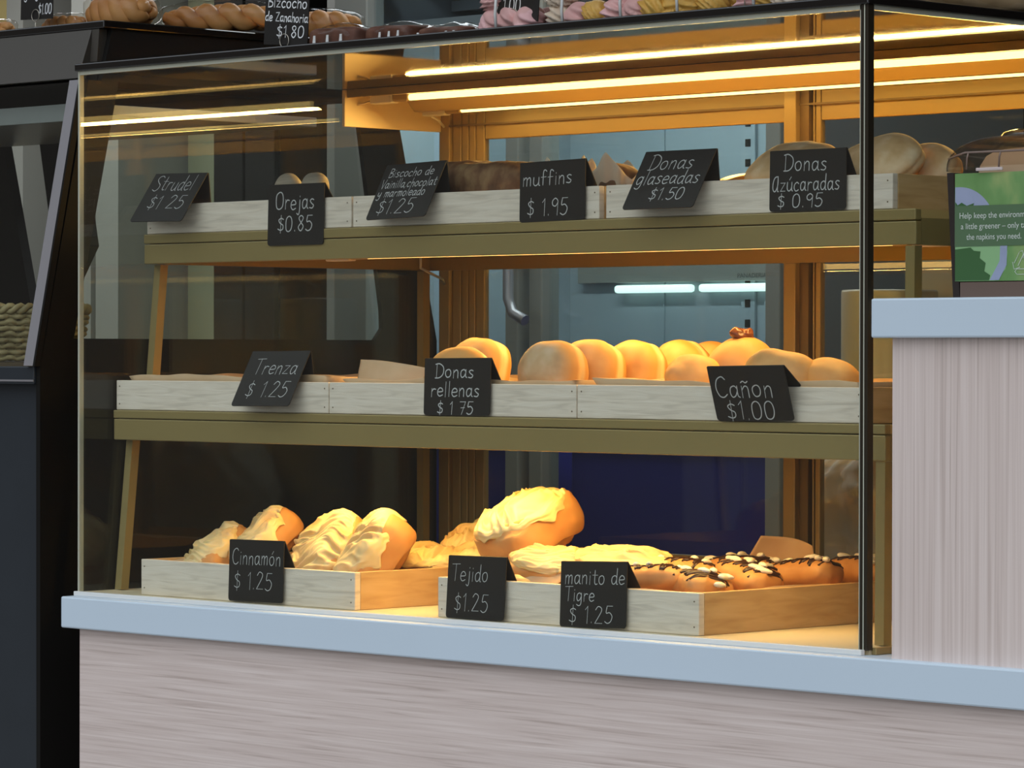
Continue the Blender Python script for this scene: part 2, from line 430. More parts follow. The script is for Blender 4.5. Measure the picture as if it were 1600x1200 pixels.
bp_ = B(-2.66, -2.085, 2.236, 2.2555, .521, .575, .001).build('brand_plate', plain('plate_grey', (.22, .22, .19), .5), t)
mb = MB(); mb.box(-2.70, -1.54, 1.70, 2.24, 1.040, 1.052); mb.box(-2.70, -1.54, 1.690, 1.6995, 1.034, 1.056); mb.build('shelf', steel, t)
mb = MB(); mb.box(-2.70, -1.54, 1.90, 2.24, 1.100, 1.112); mb.box(-2.70, -1.54, 1.890, 1.8995, 1.094, 1.116); mb.build('shelf', steel, t)
area_light('cooler_strip_light', (-2.12, 1.72, 1.02), (math.radians(40), 0, 0), 1.0, .04, 5.5, (0.82, 0.95, 1.0))

for x0, x1, lab in ((-2.68, -2.20, 'deep blue plastic crate low inside the left door of the steel cooler'),
                    (-2.14, -1.545, 'deep blue plastic crate low inside the right door of the steel cooler')):
    t = thing('plastic_crate', lab, 'crate', ((x0 + x1) / 2, 1.9, -.598), group='blue crates inside the cooler')
    mb = MB()
    mb.box(x0, x1, 1.68, 1.70, -.598, .20, .004); mb.box(x0, x1, 2.18, 2.20, -.598, .20, .004)
    mb.box(x0, x0 + .02, 1.70, 2.18, -.598, .20); mb.box(x1 - .02, x1, 1.70, 2.18, -.598, .20); mb.box(x0, x1, 1.70, 2.18, -.598, -.57)
    mb.build('body', blue_p, t)
    mb = MB(); mb.box(x0 - .006, x1 + .006, 1.668, 1.70, .19, .215, .004); mb.build('rim', blue_p, t)

# ---- steel back table with canister and sack
t = thing('steel_table', 'low stainless steel work table behind the pastry display', 'table', (-.6, 1.07, -0.95))
B(-1.30, .45, .86, 1.18, -.075, -.04, .004).build('table_top', steel, t)
for x in (-1.26, .41):
    for y in (.90, 1.14): MB().tube([(x, y, -.95), (x, y, -.075)], .018, 12).build('leg', steel, t)
t = thing('steel_canister', 'tall brushed steel canister seen through the right end of the case', 'canister', (-.852, 1.09, -.04))
MB().lathe([(.076, 0), (.078, .004), (.078, .507), (.0765, .511), (.070, .511), (.069, .507)], 56).build('body', plain('canister_steel', (.40, .39, .33), .4, .35), t, local=True)
def sackfn(p_, d):
    k = 1 - .55 * max(0, d.z) ** 1.5
    return Vector((p_.x * k - .03 * max(0, d.z), p_.y * k, p_.z)) + d * .02 * abs(N(d, 3.5, 4))
mb = MB().add(blob((.20, .072, .14), 5, .012, 14, 2, 2.6, sackfn))
o = mb.build('paper_sack', sack_m, loc=(-.70, .932, .10), local=True); tag(o, 'crumpled whitish sack leaning behind the case at the lower right', 'sack')

# ================================================================== COUNTER
t = thing('counter_base', 'pale ash laminate counter base with horizontal grain below the worktop', 'counter', (-.1, .4, -.95))
B(-1.525, 1.4, -.035, -.015, -.95, -.054).build('front_panel', lam_h, t)
B(-1.525, -1.505, -.015, .82, -.95, -.054).build('end_panel', lam_v, t)
B(-1.505, 1.4, .80, .82, -.95, -.054).build('back_panel', lam_h, t)
o = B(-1.553, 1.42, -.050, .84, -.054, -.006, .0025).build('worktop', slab_m, loc=(0, .4, -.054)); tag(o, 'long white worktop slab carrying the glass pastry case', 'worktop')
t = thing('raised_counter', 'raised ash laminate counter panel with vertical grain on the right', 'counter', (.7, .15, -.006))
B(.068, 1.40, -.033, -.015, -.006, .387).build('front_panel', lam_v, t)
B(.068, .086, -.015, .30, -.006, .387).build('end_panel', lam_v, t)
B(1.382, 1.40, -.015, .30, -.006, .387).build('end_panel', lam_v, t)
o = B(.044, 1.42, -.046, .33, .387, .4355, .0025).build('worktop', slab_m, loc=(.7, .15, .387)); tag(o, 'short raised white worktop under the napkin dispenser', 'worktop')

# ================================================================== DISPLAY CASE
GX0, GX1, GY0, GY1, H = -1.551, .014, -.017, .765, .80
case = thing('display_case', 'glass pastry display case with gold frame standing on the white worktop', 'display case', (-.77, .37, -.006))
B(GX0, GX1, GY0 + .006, GY1, -.006, 0).build('base_board', cream_b, case)
B(GX0 + .005, GX1 - .006, GY0, GY0 + .005, 0, H).build('front_glass', clear, case)
B(GX0, GX0 + .005, GY0, GY1 - .03, 0, H).build('side_glass', clear, case)
B(GX1 - .005, GX1, GY0 + .005, GY1 - .03, 0, H).build('side_glass', clear, case)
mb = MB(); mb.box(GX0 - .004, GX1 + .006, GY0 - .006, GY1, H, H + .0115, .002)
mb.build('top_board', black_g, case)
mb = MB()
mb.box(GX0, GX1, GY0 - .001, GY0 + .006, H - .006, H - .0002); mb.box(GX1 - .006, GX1 + .001, GY0, GY1, H - .006, H - .0002)
mb.build('top_edge_strip', glass_edge, case)
mb = MB()
mb.box(GX1 - .009, GX1 + .003, GY0 - .002, GY0 + .009, 0, H); mb.build('corner_seal', rubber, case)
mb = MB(); mb.box(GX1 - .0112, GX1 - .0092, GY0 - .001, GY0 + .003, 0, H); mb.box(GX1 - .003, GX1 + .001, GY0 + .0092, GY0 + .0115, 0, H)
mb.box(GX1 - .0035, GX1 - .002, GY0 - .0026, GY0 - .0022, 0, H)
mb.build('seal_bead', glass_edge, case)
mb = MB(); mb.box(GX0, GX0 + .0035, GY0 - .0015, GY0 + .007, 0, H); mb.build('glass_edge', glass_edge, case)
mb = MB(); mb.box(GX0 - .0022, GX0 - .0002, GY0 + .001, GY0 + .007, 0, H); mb.build('corner_seal', rubber, case)
B(GX0, GX1, GY0 - .010, GY0 - .0022, -.006, .001, .001).build('glazing_bead', white_pl, case)
B(GX1 + .0005, GX1 + .008, GY0 + .01, GY1, -.006, .003, .001).build('glazing_bead', gold_al, case)
# back frame
def post(x0, x1, y0, y1, name='post', m=gold_al): return B(x0, x1, y0, y1, 0, H - .0005, .0015).build(name, m, case)
post(-1.545, -1.520, .745, .765)
post(-.772, -.748, .735, .765); B(-.7478, -.730, .745, .765, 0, H - .001).build('post_channel', bronze_d, case)
post(-.012, .010, .745, .765)
B(-1.5197, -.0122, .747, .765, .772, .7995).build('header_rail', gold_al, case)
B(-1.5197, -.0122, .743, .7465, .7995 - .052, .7995 - .049).build('header_groove', bronze_d, case)
B(-1.5197, -.7725, .750, .764, 0, .028).build('sill_rail', gold_al, case)
B(-.7297, -.0125, .750, .764, 0, .028).build('sill_rail', gold_al, case)
def slider(x0, x1, y, wl, wr, name='sliding_door'):
    mb = MB()
    x = x0
    for k, w in enumerate(wl): mb.box(x + .0012, x + w - .0012, y, y + .012, .028, .772, .0015); x += w
    mb.box(x1 - wr, x1, y, y + .012, .028, .772, .0015)
    mb.box(x, x1 - wr, y, y + .012, .724, .771, .002); mb.box(x, x1 - wr, y, y + .012, .0285, .05, .002)
    d = mb.build(name, gold_al, case)
    B(x, x1 - wr, y + .004, y + .008, .05, .724).build('pane', clear, d)
    return d
slider(-1.5185, -.7735, .7505, (.022, .017, .017, .022), .006)
slider(-.728, -.013, .7505, (.006, .012), .02)
# cream board on the left glass carrying the lamp
mb = MB(); mb.box(GX0 + .0052, GX0 + .012, .525, .744, .7395, .7995, .001); mb.build('lamp_board', cream_b, case)

# ---- lamps: housing with two thin tubes under the top, one under each shelf
def tube_unit(parent, x0, x1, y, z, rad=.0052, tm=None):
    h = B(x0, x0 + .052, y - .009, y + .009, z - .008, z + .008, .002).build('end_cap', white_pl, parent)
    h = B(x1 - .052, x1, y - .009, y + .009, z - .008, z + .008, .002).build('end_cap', white_pl, parent)
    for xa, xb in ((x0 + .0522, x0 + .088), (x1 - .088, x1 - .0522)):
        B(xa, xb, y - .008, y + .008, z - .006, z + .009, .003).build('lamp_socket', gold_al, parent)
    MB().tube([(x0 + .078, y, z), (x1 - .078, y, z)], rad, 14).build('tube', tm or tube_m, parent)
lamp = thing('bright_tube', 'double warm tube lamp in a bronze housing under the case top', 'lamp', (-.77, .62, .80), group='warm tube lamps of the case')
mb = MB(); LX0, LX1 = -1.536, -.02
mb.box(LX0, LX1, .528, .534, .7865, .7994); mb.box(LX0, LX1, .534, .725, .7955, .7994)
mb.extrude([(LX0 + .05, .600, .7955), (LX0 + .05, .632, .766), (LX0 + .05, .650, .766), (LX0 + .05, .680, .7955)], (LX1 - LX0 - .1, 0, 0))
mb.build('housing', gold_al, lamp)
tube_unit(lamp, -1.520, -.04, .572, .7845)
tube_unit(lamp, -1.520, -.04, .690, .7705)
MB().tube([(-1.518, .572, .784), (-1.532, .560, .778), (-1.5375, .552, .7765)], .0018, 8).build('cable', wire_m, lamp)
MB().tube([(-1.505, .69, .762), (-1.515, .715, .757), (-1.53, .742, .748)], .0022, 8).build('cable', white_pl, lamp)
def lamp_light(y, z, power, x0=-1.44, x1=-.12, tilt=0):
    area_light('tube_glow', ((x0 + x1) / 2, y, z), (math.radians(tilt), 0, 0), x1 - x0, .012, power, WARM)
P_TOP, P_SH = 4.2, 6.5
lamp_light(.572, .7765, P_TOP * 2.2, tilt=-24); lamp_light(.690, .7635, P_TOP * .26)

# ---- rack with two shelves
rack = thing('shelf_rack', 'bronze metal rack with two tray shelves inside the glass case', 'rack', (-.77, .4, 0))
def shelf(x0, x1, y0, y1, zt, h, lip):
    mb = MB()
    mb.box(x0, x1, y0, y0 + .012, zt - lip, zt, .0015); mb.box(x0, x1, y0 + .001, y0 + .012, zt - h, zt - lip - .0012, .0015)
    mb.box(x0 + .0105, x1 - .0105, y0 + .0121, y0 + .016, zt - h + .004, zt - .0125)
    mb.box(x0, x0 + .010, y0 + .0125, y1, zt - h, zt - .0122); mb.box(x1 - .010, x1, y0 + .0125, y1, zt - h, zt - .0122)
    mb.box(x0 + .0105, x1 - .0105, y1 - .012, y1, zt - h, zt - .0122)
    s_ = mb.build('shelf', bronze, rack)
    B(x0 + .001, x1 - .001, y0 + .0125, y1, zt - .012, zt - .001).build('shelf_board', shelf_b, rack)
    return s_
SX0, SX1 = -1.5435, -.0075
shelf(SX0, SX1, .105, .725, .552, .046, .0145)
shelf(SX0, SX1, .045, .725, .279, .046, .0125)
def leg(ps, w=.0075, m=bronze):
    (xa, ya, za), (xb, yb, zb) = ps
    MB().hull([(xa - w, ya - w, za), (xa + w, ya - w, za), (xa + w, ya + w, za), (xa - w, ya + w, za)],
              [(xb - w, yb - w, zb), (xb + w, yb - w, zb), (xb + w, yb + w, zb), (xb - w, yb + w, zb)]).build('leg', m, rack)
for sx_, dy in ((-1.535, .023), (-.018, .002)):
    leg(((sx_, .055, .001), (sx_, .055 + dy, .232)))
    leg(((sx_, .113, .280), (sx_, .113 + dy * .9, .505)))
    leg(((sx_, .70, .001), (sx_, .70, .232))); leg(((sx_, .70, .280), (sx_, .70, .505)))
for yy, zz, lab in ((.26, .5165, 'warm tube lamp under the upper shelf of the case'), (.105, .240, 'warm tube lamp under the lower shelf of the case')):
    l2 = thing('bright_tube', lab, 'lamp', (-.77, yy, zz + .008), group='warm tube lamps of the case')
    B(-1.25, -.08, yy - .012, yy + .012, zz + .0083, zz + (.0225 if zz > .3 else .0265), .002).build('housing', white_pl, l2)
    tube_unit(l2, -1.283, -.08, yy, zz, tm=tube_s)
    lamp_light(yy, zz - .0085, P_SH * (.56 if zz > .3 else .50), -1.20, -.18)
MB().tube([(-1.490, .65, .538), (-1.50, .66, .509), (-1.515, .70, .500), (-1.525, .735, .492), (-1.53, .744, .484)], .0022, 8).build('cable', white_pl, l2)

# ================================================================== TRAYS
def tray(label, x0, x1, y0, y1, z, h, group):
    t = thing('wooden_tray', label, 'tray', ((x0 + x1) / 2, (y0 + y1) / 2, z), group=group); w = .011
    B(x0, x1, y0, y0 + w, z, z + h, .0012).build('front_board', white_wood, t)
    B(x0, x1, y1 - w, y1, z, z + h, .0012).build('back_board', white_wood, t)
    for a in (x0, x1 - w): B(a, a + w, y0 + w + .0003, y1 - w - .0003, z, z + h, .0008).build('side_board', pine, t)
    B(x0 + w + .0003, x1 - w - .0003, y0 + w + .0003, y1 - w - .0003, z + .001, z + .006).build('bottom_board', pine, t)
    for a in (x0 + .008, x1 - .008):
        for k in (.2, .8):
            mb = MB(); mb.tube([(a, y0 + .002, z + h * k), (a, y0 - .0004, z + h * k)], .0011, 8); mb.build('nail', bronze_d, t)
    return t
ZT, ZM = .5525, .2795
tray('whitewashed tray at the left end of the top shelf', -1.541, -1.070, .110, .56, ZT, .0455, 'trays on the top shelf')
tray('whitewashed tray in the middle of the top shelf', -1.066, -.566, .110, .56, ZT, .0455, 'trays on the top shelf')
tray('whitewashed tray at the right end of the top shelf', -.553, -.049, .110, .56, ZT, .0455, 'trays on the top shelf')
tray('whitewashed tray at the left end of the middle shelf', -1.542, -1.053, .050, .56, ZM, .0455, 'trays on the middle shelf')
tray('whitewashed tray in the middle of the middle shelf', -1.051, -.551, .050, .56, ZM, .0455, 'trays on the middle shelf')
tray('whitewashed tray at the right end of the middle shelf', -.549, -.046, .050, .56, ZM, .0455, 'trays on the middle shelf')
tray('pale wooden tray of iced cinnamon rolls on the case floor', -1.425, -.945, .004, .50, .0003, .054, 'trays on the case floor')
tray('pale wooden tray of woven and drizzled pastries on the case floor', -.774, -.284, .004, .55, .0003, .0555, 'trays on the case floor')

# ---- parchment liners and loose papers
def liner(label, x0, x1, y0, y1, z, lift, seed, mat=paper):
    def fn(a, b_):
        x = x0 + (x1 - x0) * a; y = y0 + (y1 - y0) * b_
        e_ = max(0, 1 - min(a, 1 - a) * (x1 - x0) / .03, 1 - min(b_, 1 - b_) * (y1 - y0) / .03)
        hgt = lift * (e_ ** 1.5) * (1 + .10 * N((x, y, 0), 14, seed))
        return (x, y, z + hgt + .001 * N((x, y, 1), 25, seed))
    o = MB().grid(fn, 60, 60).build('parchment_liner', mat, loc=((x0 + x1) / 2, (y0 + y1) / 2, z))
    solidify(o, .0006, 1); return tag(o, label, 'paper', 'parchment liners in the trays')
liner('parchment sheet lining the left tray of the middle shelf', -1.528, -1.068, .0635, .545, ZM + .0075, .046, 1)
liner('parchment sheet lining the middle tray of the middle shelf', -1.037, -.565, .0635, .545, ZM + .0075, .044, 2)
liner('parchment sheet lining the right tray of the middle shelf', -.534, -.061, .0635, .545, ZM + .0075, .045, 3)
liner('parchment sheet under the iced cinnamon rolls', -1.411, -.960, .018, .485, .0075, .045, 4)
liner('parchment sheet under the woven and drizzled pastries', -.760, -.299, .018, .535, .0075, .047, 5)
def flap(label, pts, bend, seed, mat=paper, nu=24, nv=16):
    """sheet through four corners (bl, br, tr, tl), bowed along its normal"""
    bl, br, tr, tl = [Vector(q) for q in pts]
    nrm = (br - bl).cross(tl - bl).normalized()
    def fn(a, b_):
        p_ = bl.lerp(br, a).lerp(tl.lerp(tr, a), b_)
        return p_ + nrm * (bend * math.sin(math.pi * a) + .0015 * N((a, b_, 0), 4, seed))
    o = MB().grid(fn, nu, nv).build('parchment_flap', mat, loc=((bl + br) / 2))
    solidify(o, .0008, 0); return tag(o, label, 'paper')
flap('orange parchment flap standing up left of the filled donuts', [(-1.04, .085, .292), (-.905, .085, .292), (-.90, .105, .346), (-1.042, .105, .358)], .012, 3)
flap('curled parchment flap at the back of the drizzled pastry tray', [(-.64, .47, .03), (-.50, .50, .03), (-.50, .485, .092), (-.585, .47, .104)], -.02, 4)
flap('folded parchment standing in front of the woven pastry', [(-.735, .05, .02), (-.62, .05, .02), (-.60, .085, .066), (-.73, .09, .076)], .01, 5)
flap('small pale paper corner left of the cake card', [(-1.045, .145, .57), (-1.02, .145, .57), (-1.022, .15, .607), (-1.038, .15, .612)], .003, 6, wpaper)

# ================================================================== HANDWRITING
def P(s): return [tuple(float(q) for q in w.split(',')) for w in s.split()]
BOWL = '4,4.2 2.8,5.5 1,4.6 .6,2 1.5,.1 3,.8 4,3'
F_ = {
 'S': (6, ['5.5,9 4,10 1.5,9.5 1,7.5 3,5.5 5,4 5,1.5 3,0 .5,1']), 't': (4, ['2,9 2,2 2.8,.2 4,.5', '.3,6 4,6']),
 'r': (4, ['.8,5.5 .8,0', '.8,3.5 2,5.2 3.6,5']), 'u': (5, ['.7,5.5 .7,1.5 2,0 3.6,1 4.2,3', '4.2,5.5 4.3,.8 5,0']),
 'd': (5, ['4.2,4 3,5.4 1,4.4 .6,2 1.6,.1 3.2,.7 4.2,3', '4.3,10 4.2,1 5,0']), 'e': (4.6, ['.8,2.8 4,3.2 3.6,5 2,5.5 .7,4 .6,1.6 2,0 4.2,.8']),
 'l': (2, ['1,10 1,0']), 'O': (6.6, ['3.5,10 1,8.5 .5,5 1.2,1 3.3,0 5.5,1.5 6,5 5.4,8.6 3.5,10']),
 'j': (3, ['2,5.5 2,-1 1.2,-3 0,-2.2', '2,7.4 2,7.8']), 'a': (5, [BOWL, '4.1,5.5 4.1,1 5,0']),
 's': (4.2, ['3.6,5 2.2,5.5 .9,4.5 2,3 3.5,1.8 2.6,.2 .5,.5']), 'B': (5.4, ['1,10 1,0', '1,10 4,9.5 4.4,7.2 1.2,5.3 4.8,4.2 4.6,1 1,0']),
 'i': (2, ['1,5.5 1,0', '1,7.4 1,7.8']), 'c': (4.4, ['4,4.6 2.6,5.5 .9,4.2 .6,1.8 2,0 4,.8']),
 'h': (4.6, ['.8,10 .8,0', '.8,3.4 2.4,5.4 3.8,4.4 3.9,0']), 'o': (5, ['2.5,5.5 .8,4.4 .6,2 1.8,.1 3.6,.6 4.3,2.8 3.8,4.8 2.5,5.5']),
 'V': (5.2, ['.3,10 2.6,0', '2.6,0 5,10']), 'n': (4.6, ['.7,5.5 .7,0', '.7,3.6 2.2,5.5 3.6,4.6 3.8,0']), ',': (2, ['1,.6 .4,-1.4']),
 'y': (4.8, ['.6,5.5 .9,2.2 2.4,1.4 4,3', '4.2,5.5 3.9,-1.5 2,-3.2 .6,-2.2']), 'm': (6.4, ['.7,5.5 .7,0', '.7,3.8 2,5.5 3,4.6 3,0', '3,3.8 4.4,5.5 5.4,4.6 5.5,0']),
 'f': (4, ['3.8,9 2.6,10 1.6,8.5 1.5,0', '.2,5.2 3.4,5.4']), 'D': (6.4, ['1.2,10 1.2,0', '.2,9.6 3,10 5.8,7.5 5.8,3 3.5,.3 .3,0']),
 'g': (5, [BOWL, '4.1,5.5 4.1,-1.5 2.6,-3.3 .6,-2.4']), 'A': (5.8, ['4.4,9 2,8.5 .8,5 1,1.2 2.8,0 4.6,4 4.4,9', '4.6,9.5 4.5,.8 5.4,0']),
 'z': (4.6, ['.6,5.3 4,5.3', '4,5.3 .6,.2', '.6,.2 4.2,.2']), 'T': (6, ['0,9.8 6,10', '3,10 2.8,0']), 'C': (6, ['5.4,8.6 3.8,10 1.4,8.4 .6,4.5 1.8,.8 3.8,0 5.6,1.4']),
 'Z': (6, ['.6,9 5,9.4', '5,9.4 .6,.2', '.6,.2 5.4,.2']), 'b': (4.8, ['.8,10 .8,0', '.8,3.4 2.4,5.4 4.2,4 4,1 2.4,0 .8,1']),
 '$': (5, ['4.2,7.8 2.6,8.6 1,7.4 2,5.4 4,4 4,1.6 2.4,.8 .6,1.6', '2.5,10.5 2.5,-1']), '1': (3, ['.6,8 2,10', '2,10 2,0']),
 '2': (5.4, ['.6,8 2,10 4,9 3.8,6.5 .5,.2', '.5,.2 4.8,.2']), '5': (5, ['4.6,10 1.4,10', '1.4,10 1,6 3,6.2 4.6,4 3.8,1 2,0 .4,1']),
 '0': (5.4, ['2.6,10 .9,8.5 .5,5 1,1 2.6,0 4.2,1.4 4.8,5 4.2,8.6 2.6,10']), '8': (5, ['4,8.4 2.5,10 1,8.4 2.4,5.6 4.2,3 2.6,0 .8,2.4 2.6,5.4 4,8.4']),
 '9': (5, ['4.2,8 2.6,10 .8,8.4 1,6 2.8,5.4 4.2,8', '4.2,8 4,0']), '7': (5, ['.6,10 4.6,10', '4.6,10 2,0', '1.4,5.2 4,5.4']), '.': (2, ['1,0 1,.5']), ' ': (3.2, []),
}
F_['ú'] = (5, F_['u'][1] + ['2.2,7 3.4,8.8']); F_['ñ'] = (4.6, F_['n'][1] + ['.6,7.2 1.7,7.9 2.8,7.1 3.9,7.8']); F_['ó'] = (5, F_['o'][1] + ['2.4,7 3.6,8.8'])
def smooth(pts, n=6):
    if len(pts) < 3: return pts
    out = []; L = len(pts); cl = pts[0] == pts[-1]
    for i in range(L - 1):
        p0 = pts[i - 1] if i else (pts[-2] if cl else pts[0]); p1, p2 = pts[i], pts[i + 1]
        p3 = pts[i + 2] if i + 2 < L else (pts[1] if cl else pts[-1])
        for k in range(n):
            s_ = k / n
            out.append(tuple(.5 * (2 * b_ + (c_ - a_) * s_ + (2 * a_ - 5 * b_ + 4 * c_ - d_) * s_ * s_ + (3 * b_ - a_ - 3 * c_ + d_) * s_ ** 3) for a_, b_, c_, d_ in zip(p0, p1, p2, p3)))
    out.append(pts[-1]); return out
def ink_lines(lines, w, h, seed, stroke):
    """2-d polylines (in metres on the card face) for text lines (text, u0, u1, v, size, tilt)"""
    rnd = random.Random(seed); res = []
    for ln in lines:
        text, u0, u1, vb, sz = ln[:5]; tilt = ln[5] if len(ln) > 5 else 0
        tot = sum(F_[c][0] + .6 for c in text) - .6; k = (u1 - u0) * w / tot; x = 0
        for c in text:
            wd, st = F_[c]
            dy = rnd.uniform(-.3, .3)
            for s_ in st:
                pts = smooth(P(s_))
                res.append([(u0 * w + (x + px) * k + .0012 * (py / 10), vb * h + (py + dy) / 10 * sz * h + tilt * (x + px) * k) for px, py in pts])
            x += wd + .6
    return res
def ribbon_mesh(mb, polylines, fn, half):
    """flat pen strokes with round ends; fn maps (x, y) on the card to space"""
    for pl in polylines:
        n = len(pl)
        if n == 1: continue
        L_, R_ = [], []
        for i, (x, y) in enumerate(pl):
            a_, b_ = pl[max(i - 1, 0)], pl[min(i + 1, n - 1)]
            dx, dy = b_[0] - a_[0], b_[1] - a_[1]; l = math.hypot(dx, dy) or 1e-9; dx, dy = dx / l, dy / l
            hh = half
            ex = -half * .8 if i == 0 else (half * .8 if i == n - 1 else 0)
            if i in (0, n - 1): hh = half * .6
            x2, y2 = x + dx * ex, y + dy * ex
            L_.append(mb.bm.verts.new(fn(x2 - dy * hh, y2 + dx * hh))); R_.append(mb.bm.verts.new(fn(x2 + dy * hh, y2 - dx * hh)))
        for i in range(n - 1):
            try: mb.bm.faces.new((L_[i], L_[i + 1], R_[i + 1], R_[i]))
            except ValueError: pass
def leafpoly(a, b_, c, d, rad=.005, n=5):
    """leaf outline a(TL) b(TR) d(BR) c(BL) with the two lower corners rounded"""
    a, b_, c, d = map(Vector, (a, b_, c, d)); out = [a, b_]
    for p0, p1, p2 in ((b_, d, c), (d, c, a)):
        u_ = (p0 - p1).normalized() * rad; w_ = (p2 - p1).normalized() * rad
        for k in range(n + 1):
            an = math.pi / 2 * k / n
            out.append(p1 + u_ * (1 - math.sin(an)) + w_ * (1 - math.cos(an)))
    return out
def card(label, a, b_, c, d, lines, back, seed, stroke=.00062, ink=chalk):
    a, b_, c, d = map(Vector, (a, b_, c, d)); th = .0012
    # straighten: rectangle from the fold line and the mean drop
    drop = ((c - a) + (d - b_)) / 2; c = a + drop; d = b_ + drop
    w = (b_ - a).length; h = drop.length
    ux = (b_ - a).normalized(); vy = (-drop).normalized(); nr = ux.cross(vy).normalized()   # towards the viewer
    t = thing('price_card', label, 'price card', (a + b_) / 2, group='blackboard price cards in the case')
    pl = leafpoly(a, b_, c, d)
    MB().extrude(pl, -nr * th).build('front_leaf', chalk_b, t)
    ang, ln = back
    bd = Vector((0, math.sin(math.radians(ang)), -math.cos(math.radians(ang)))) * ln
    MB().extrude(leafpoly(a - nr * th, b_ - nr * th, a - nr * th + bd, b_ - nr * th + bd), Vector((0, math.cos(math.radians(ang)), math.sin(math.radians(ang)))) * th).build('back_leaf', chalk_b, t)
    mb = MB()
    ribbon_mesh(mb, ink_lines(lines, w, h, seed, stroke), lambda x, y: c + ux * x + vy * y + nr * .00025, stroke)
    mb.build('lettering', ink, t)
    return t
card('slanted blackboard card reading Strudel $1.25', (-1.5335, .122, .647), (-1.409, .122, .645), (-1.5335, .071, .572), (-1.409, .066, .568),
     [('Strudel', .09, .86, .64, .31), ('$1 25', .17, .86, .26, .27)], (6, .05), 1)
card('blackboard card reading Orejas $0.85', (-1.249, .106, .6195), (-1.124, .106, .6195), (-1.249, .1035, .5285), (-1.124, .1035, .5285),
     [('Orejas', .13, .83, .59, .28), ('$0.85', .17, .80, .23, .25)], (36, .045), 2, .00085)
card('slanted blackboard card reading Biscocho de Vainilla $1.25', (-1.005, .122, .642), (-.880, .122, .645), (-1.005, .079, .561), (-.880, .078, .563),
     [('Biscocho de', .10, .86, .76, .16), ('Vainilla,chocolat', .04, .97, .56, .16), ('y marmoleado', .04, .84, .40, .16), ('$1.25', .12, .74, .09, .26)], (6, .05), 3)
card('blackboard card reading muffins $1.95', (-.715, .106, .634), (-.588, .106, .636), (-.715, .1045, .551), (-.588, .1045, .552),
     [('muffins', .04, .80, .61, .25), ('$ 1.95', .11, .74, .10, .28)], (30, .05), 4, .00075)
card('slanted blackboard card reading Donas glaseadas $1.50', (-.489, .122, .642), (-.360, .122, .642), (-.489, .076, .563), (-.360, .071, .561),
     [('Donas', .13, .76, .67, .26), ('glaseadas', .04, .93, .42, .24), ('$1.50', .31, .80, .15, .20)], (6, .05), 5, .00072)
card('blackboard card reading Donas Azúcaradas $0.95', (-.252, .106, .633), (-.122, .106, .633), (-.252, .1045, .5535), (-.122, .1045, .5535),
     [('Donas', .18, .75, .66, .27), ('Azúcaradas', .03, .92, .33, .26), ('$ 0.95', .10, .70, .06, .22)], (28, .05), 6, .0007)
card('slanted blackboard card reading Trenza $1.25', (-1.234, .062, .370), (-1.105, .062, .371), (-1.234, .019, .289), (-1.105, .018, .290),
     [('Trenza', .15, .90, .58, .28), ('$ 1.25', .16, .88, .17, .28)], (8, .05), 7)
card('blackboard card reading Donas rellenas $1.75', (-.845, .046, .360), (-.712, .046, .361), (-.845, .0435, .2805), (-.712, .0435, .2805),
     [('Donas', .16, .75, .66, .25), ('rellenas', .10, .84, .33, .26), ('$ 1 75', .20, .75, .02, .22)], (30, .05), 8, .0008)
card('blackboard card reading Cañon $1.00 tilted the other way', (-.286, .020, .350), (-.154, .020, .352), (-.286, .042, .2805), (-.154, .042, .2805),
     [('Cañon', .05, .80, .44, .38), ('$1.00', .14, .78, .03, .33)], (52, .045), 9, .0008)
card('blackboard card reading Cinnamón $1.25', (-1.214, .000, .092), (-1.093, .000, .0935), (-1.214, -.003, .0025), (-1.093, -.003, .0025),
     [('Cinnamón', .05, .95, .60, .26), ('$ 1.25', .09, .80, .20, .28)], (26, .05), 10, .00058)
card('blackboard card reading Tejido $1.25', (-.748, .000, .087), (-.634, .000, .0885), (-.748, -.006, .0015), (-.634, -.006, .0015),
     [('Tejido', .07, .70, .60, .27), ('$1.25', .13, .72, .12, .28)], (28, .05), 11, .00055)
card('blackboard card reading manito de Tigre $1.25', (-.530, .000, .0875), (-.408, .000, .0915), (-.530, -.003, .0015), (-.408, -.003, .0015),
     [('manito de', .06, .97, .66, .24), ('Tigre', .07, .52, .40, .22), ('$ 1.25', .13, .80, .07, .26)], (34, .055), 12, .0006)

# upright cards in wire clips on top of the cases
def clip_card(label, cx, y, z0, zc, w, h, rotz, roll, lines, seed, ring=.010):
    t = thing('price_card', label, 'price card', (cx, y, z0), (0, 0, rotz), group='clip cards on top of the cases')
    R = Matrix.Rotation(roll, 4, 'Y')
    def at(x, yy, z): q = R @ Vector((x, 0, z)); return Vector((q.x, yy, q.z + zc - z0))
    pl = [at(x, 0, z) for x, z in ((-w / 2, 0), (w / 2, 0), (w / 2, h), (-w / 2, h))]
    MB().extrude(pl, (0, .0015, 0)).build('board', chalk_b, t, local=True)
    if lines:
        mb = MB(); ribbon_mesh(mb, ink_lines(lines, w, h, seed, .001), lambda x, yy: at(x - w / 2, -.0003, yy), .00095)
        mb.build('lettering', chalk_w, t, local=True)
    zr = max(zc - z0 + .006, ring + .008)
    mb = MB()
    mb.tube([(ring * math.cos(a), -.002, zr + ring * math.sin(a)) for a in [2 * math.pi * k / 28 for k in range(28)]], .0007, 8, closed=True)
    mb.tube([(0, -.002, zr - ring), (0, -.002, .004)], .0008, 8)
    mb.build('wire_ring', wire_m, t, local=True)
    MB().lathe([(.011, 0), (.011, .002), (.004, .005), (.0015, .006)], 20).build('clip_base', white_pl, t, local=True)
    return t
TZ = .8117
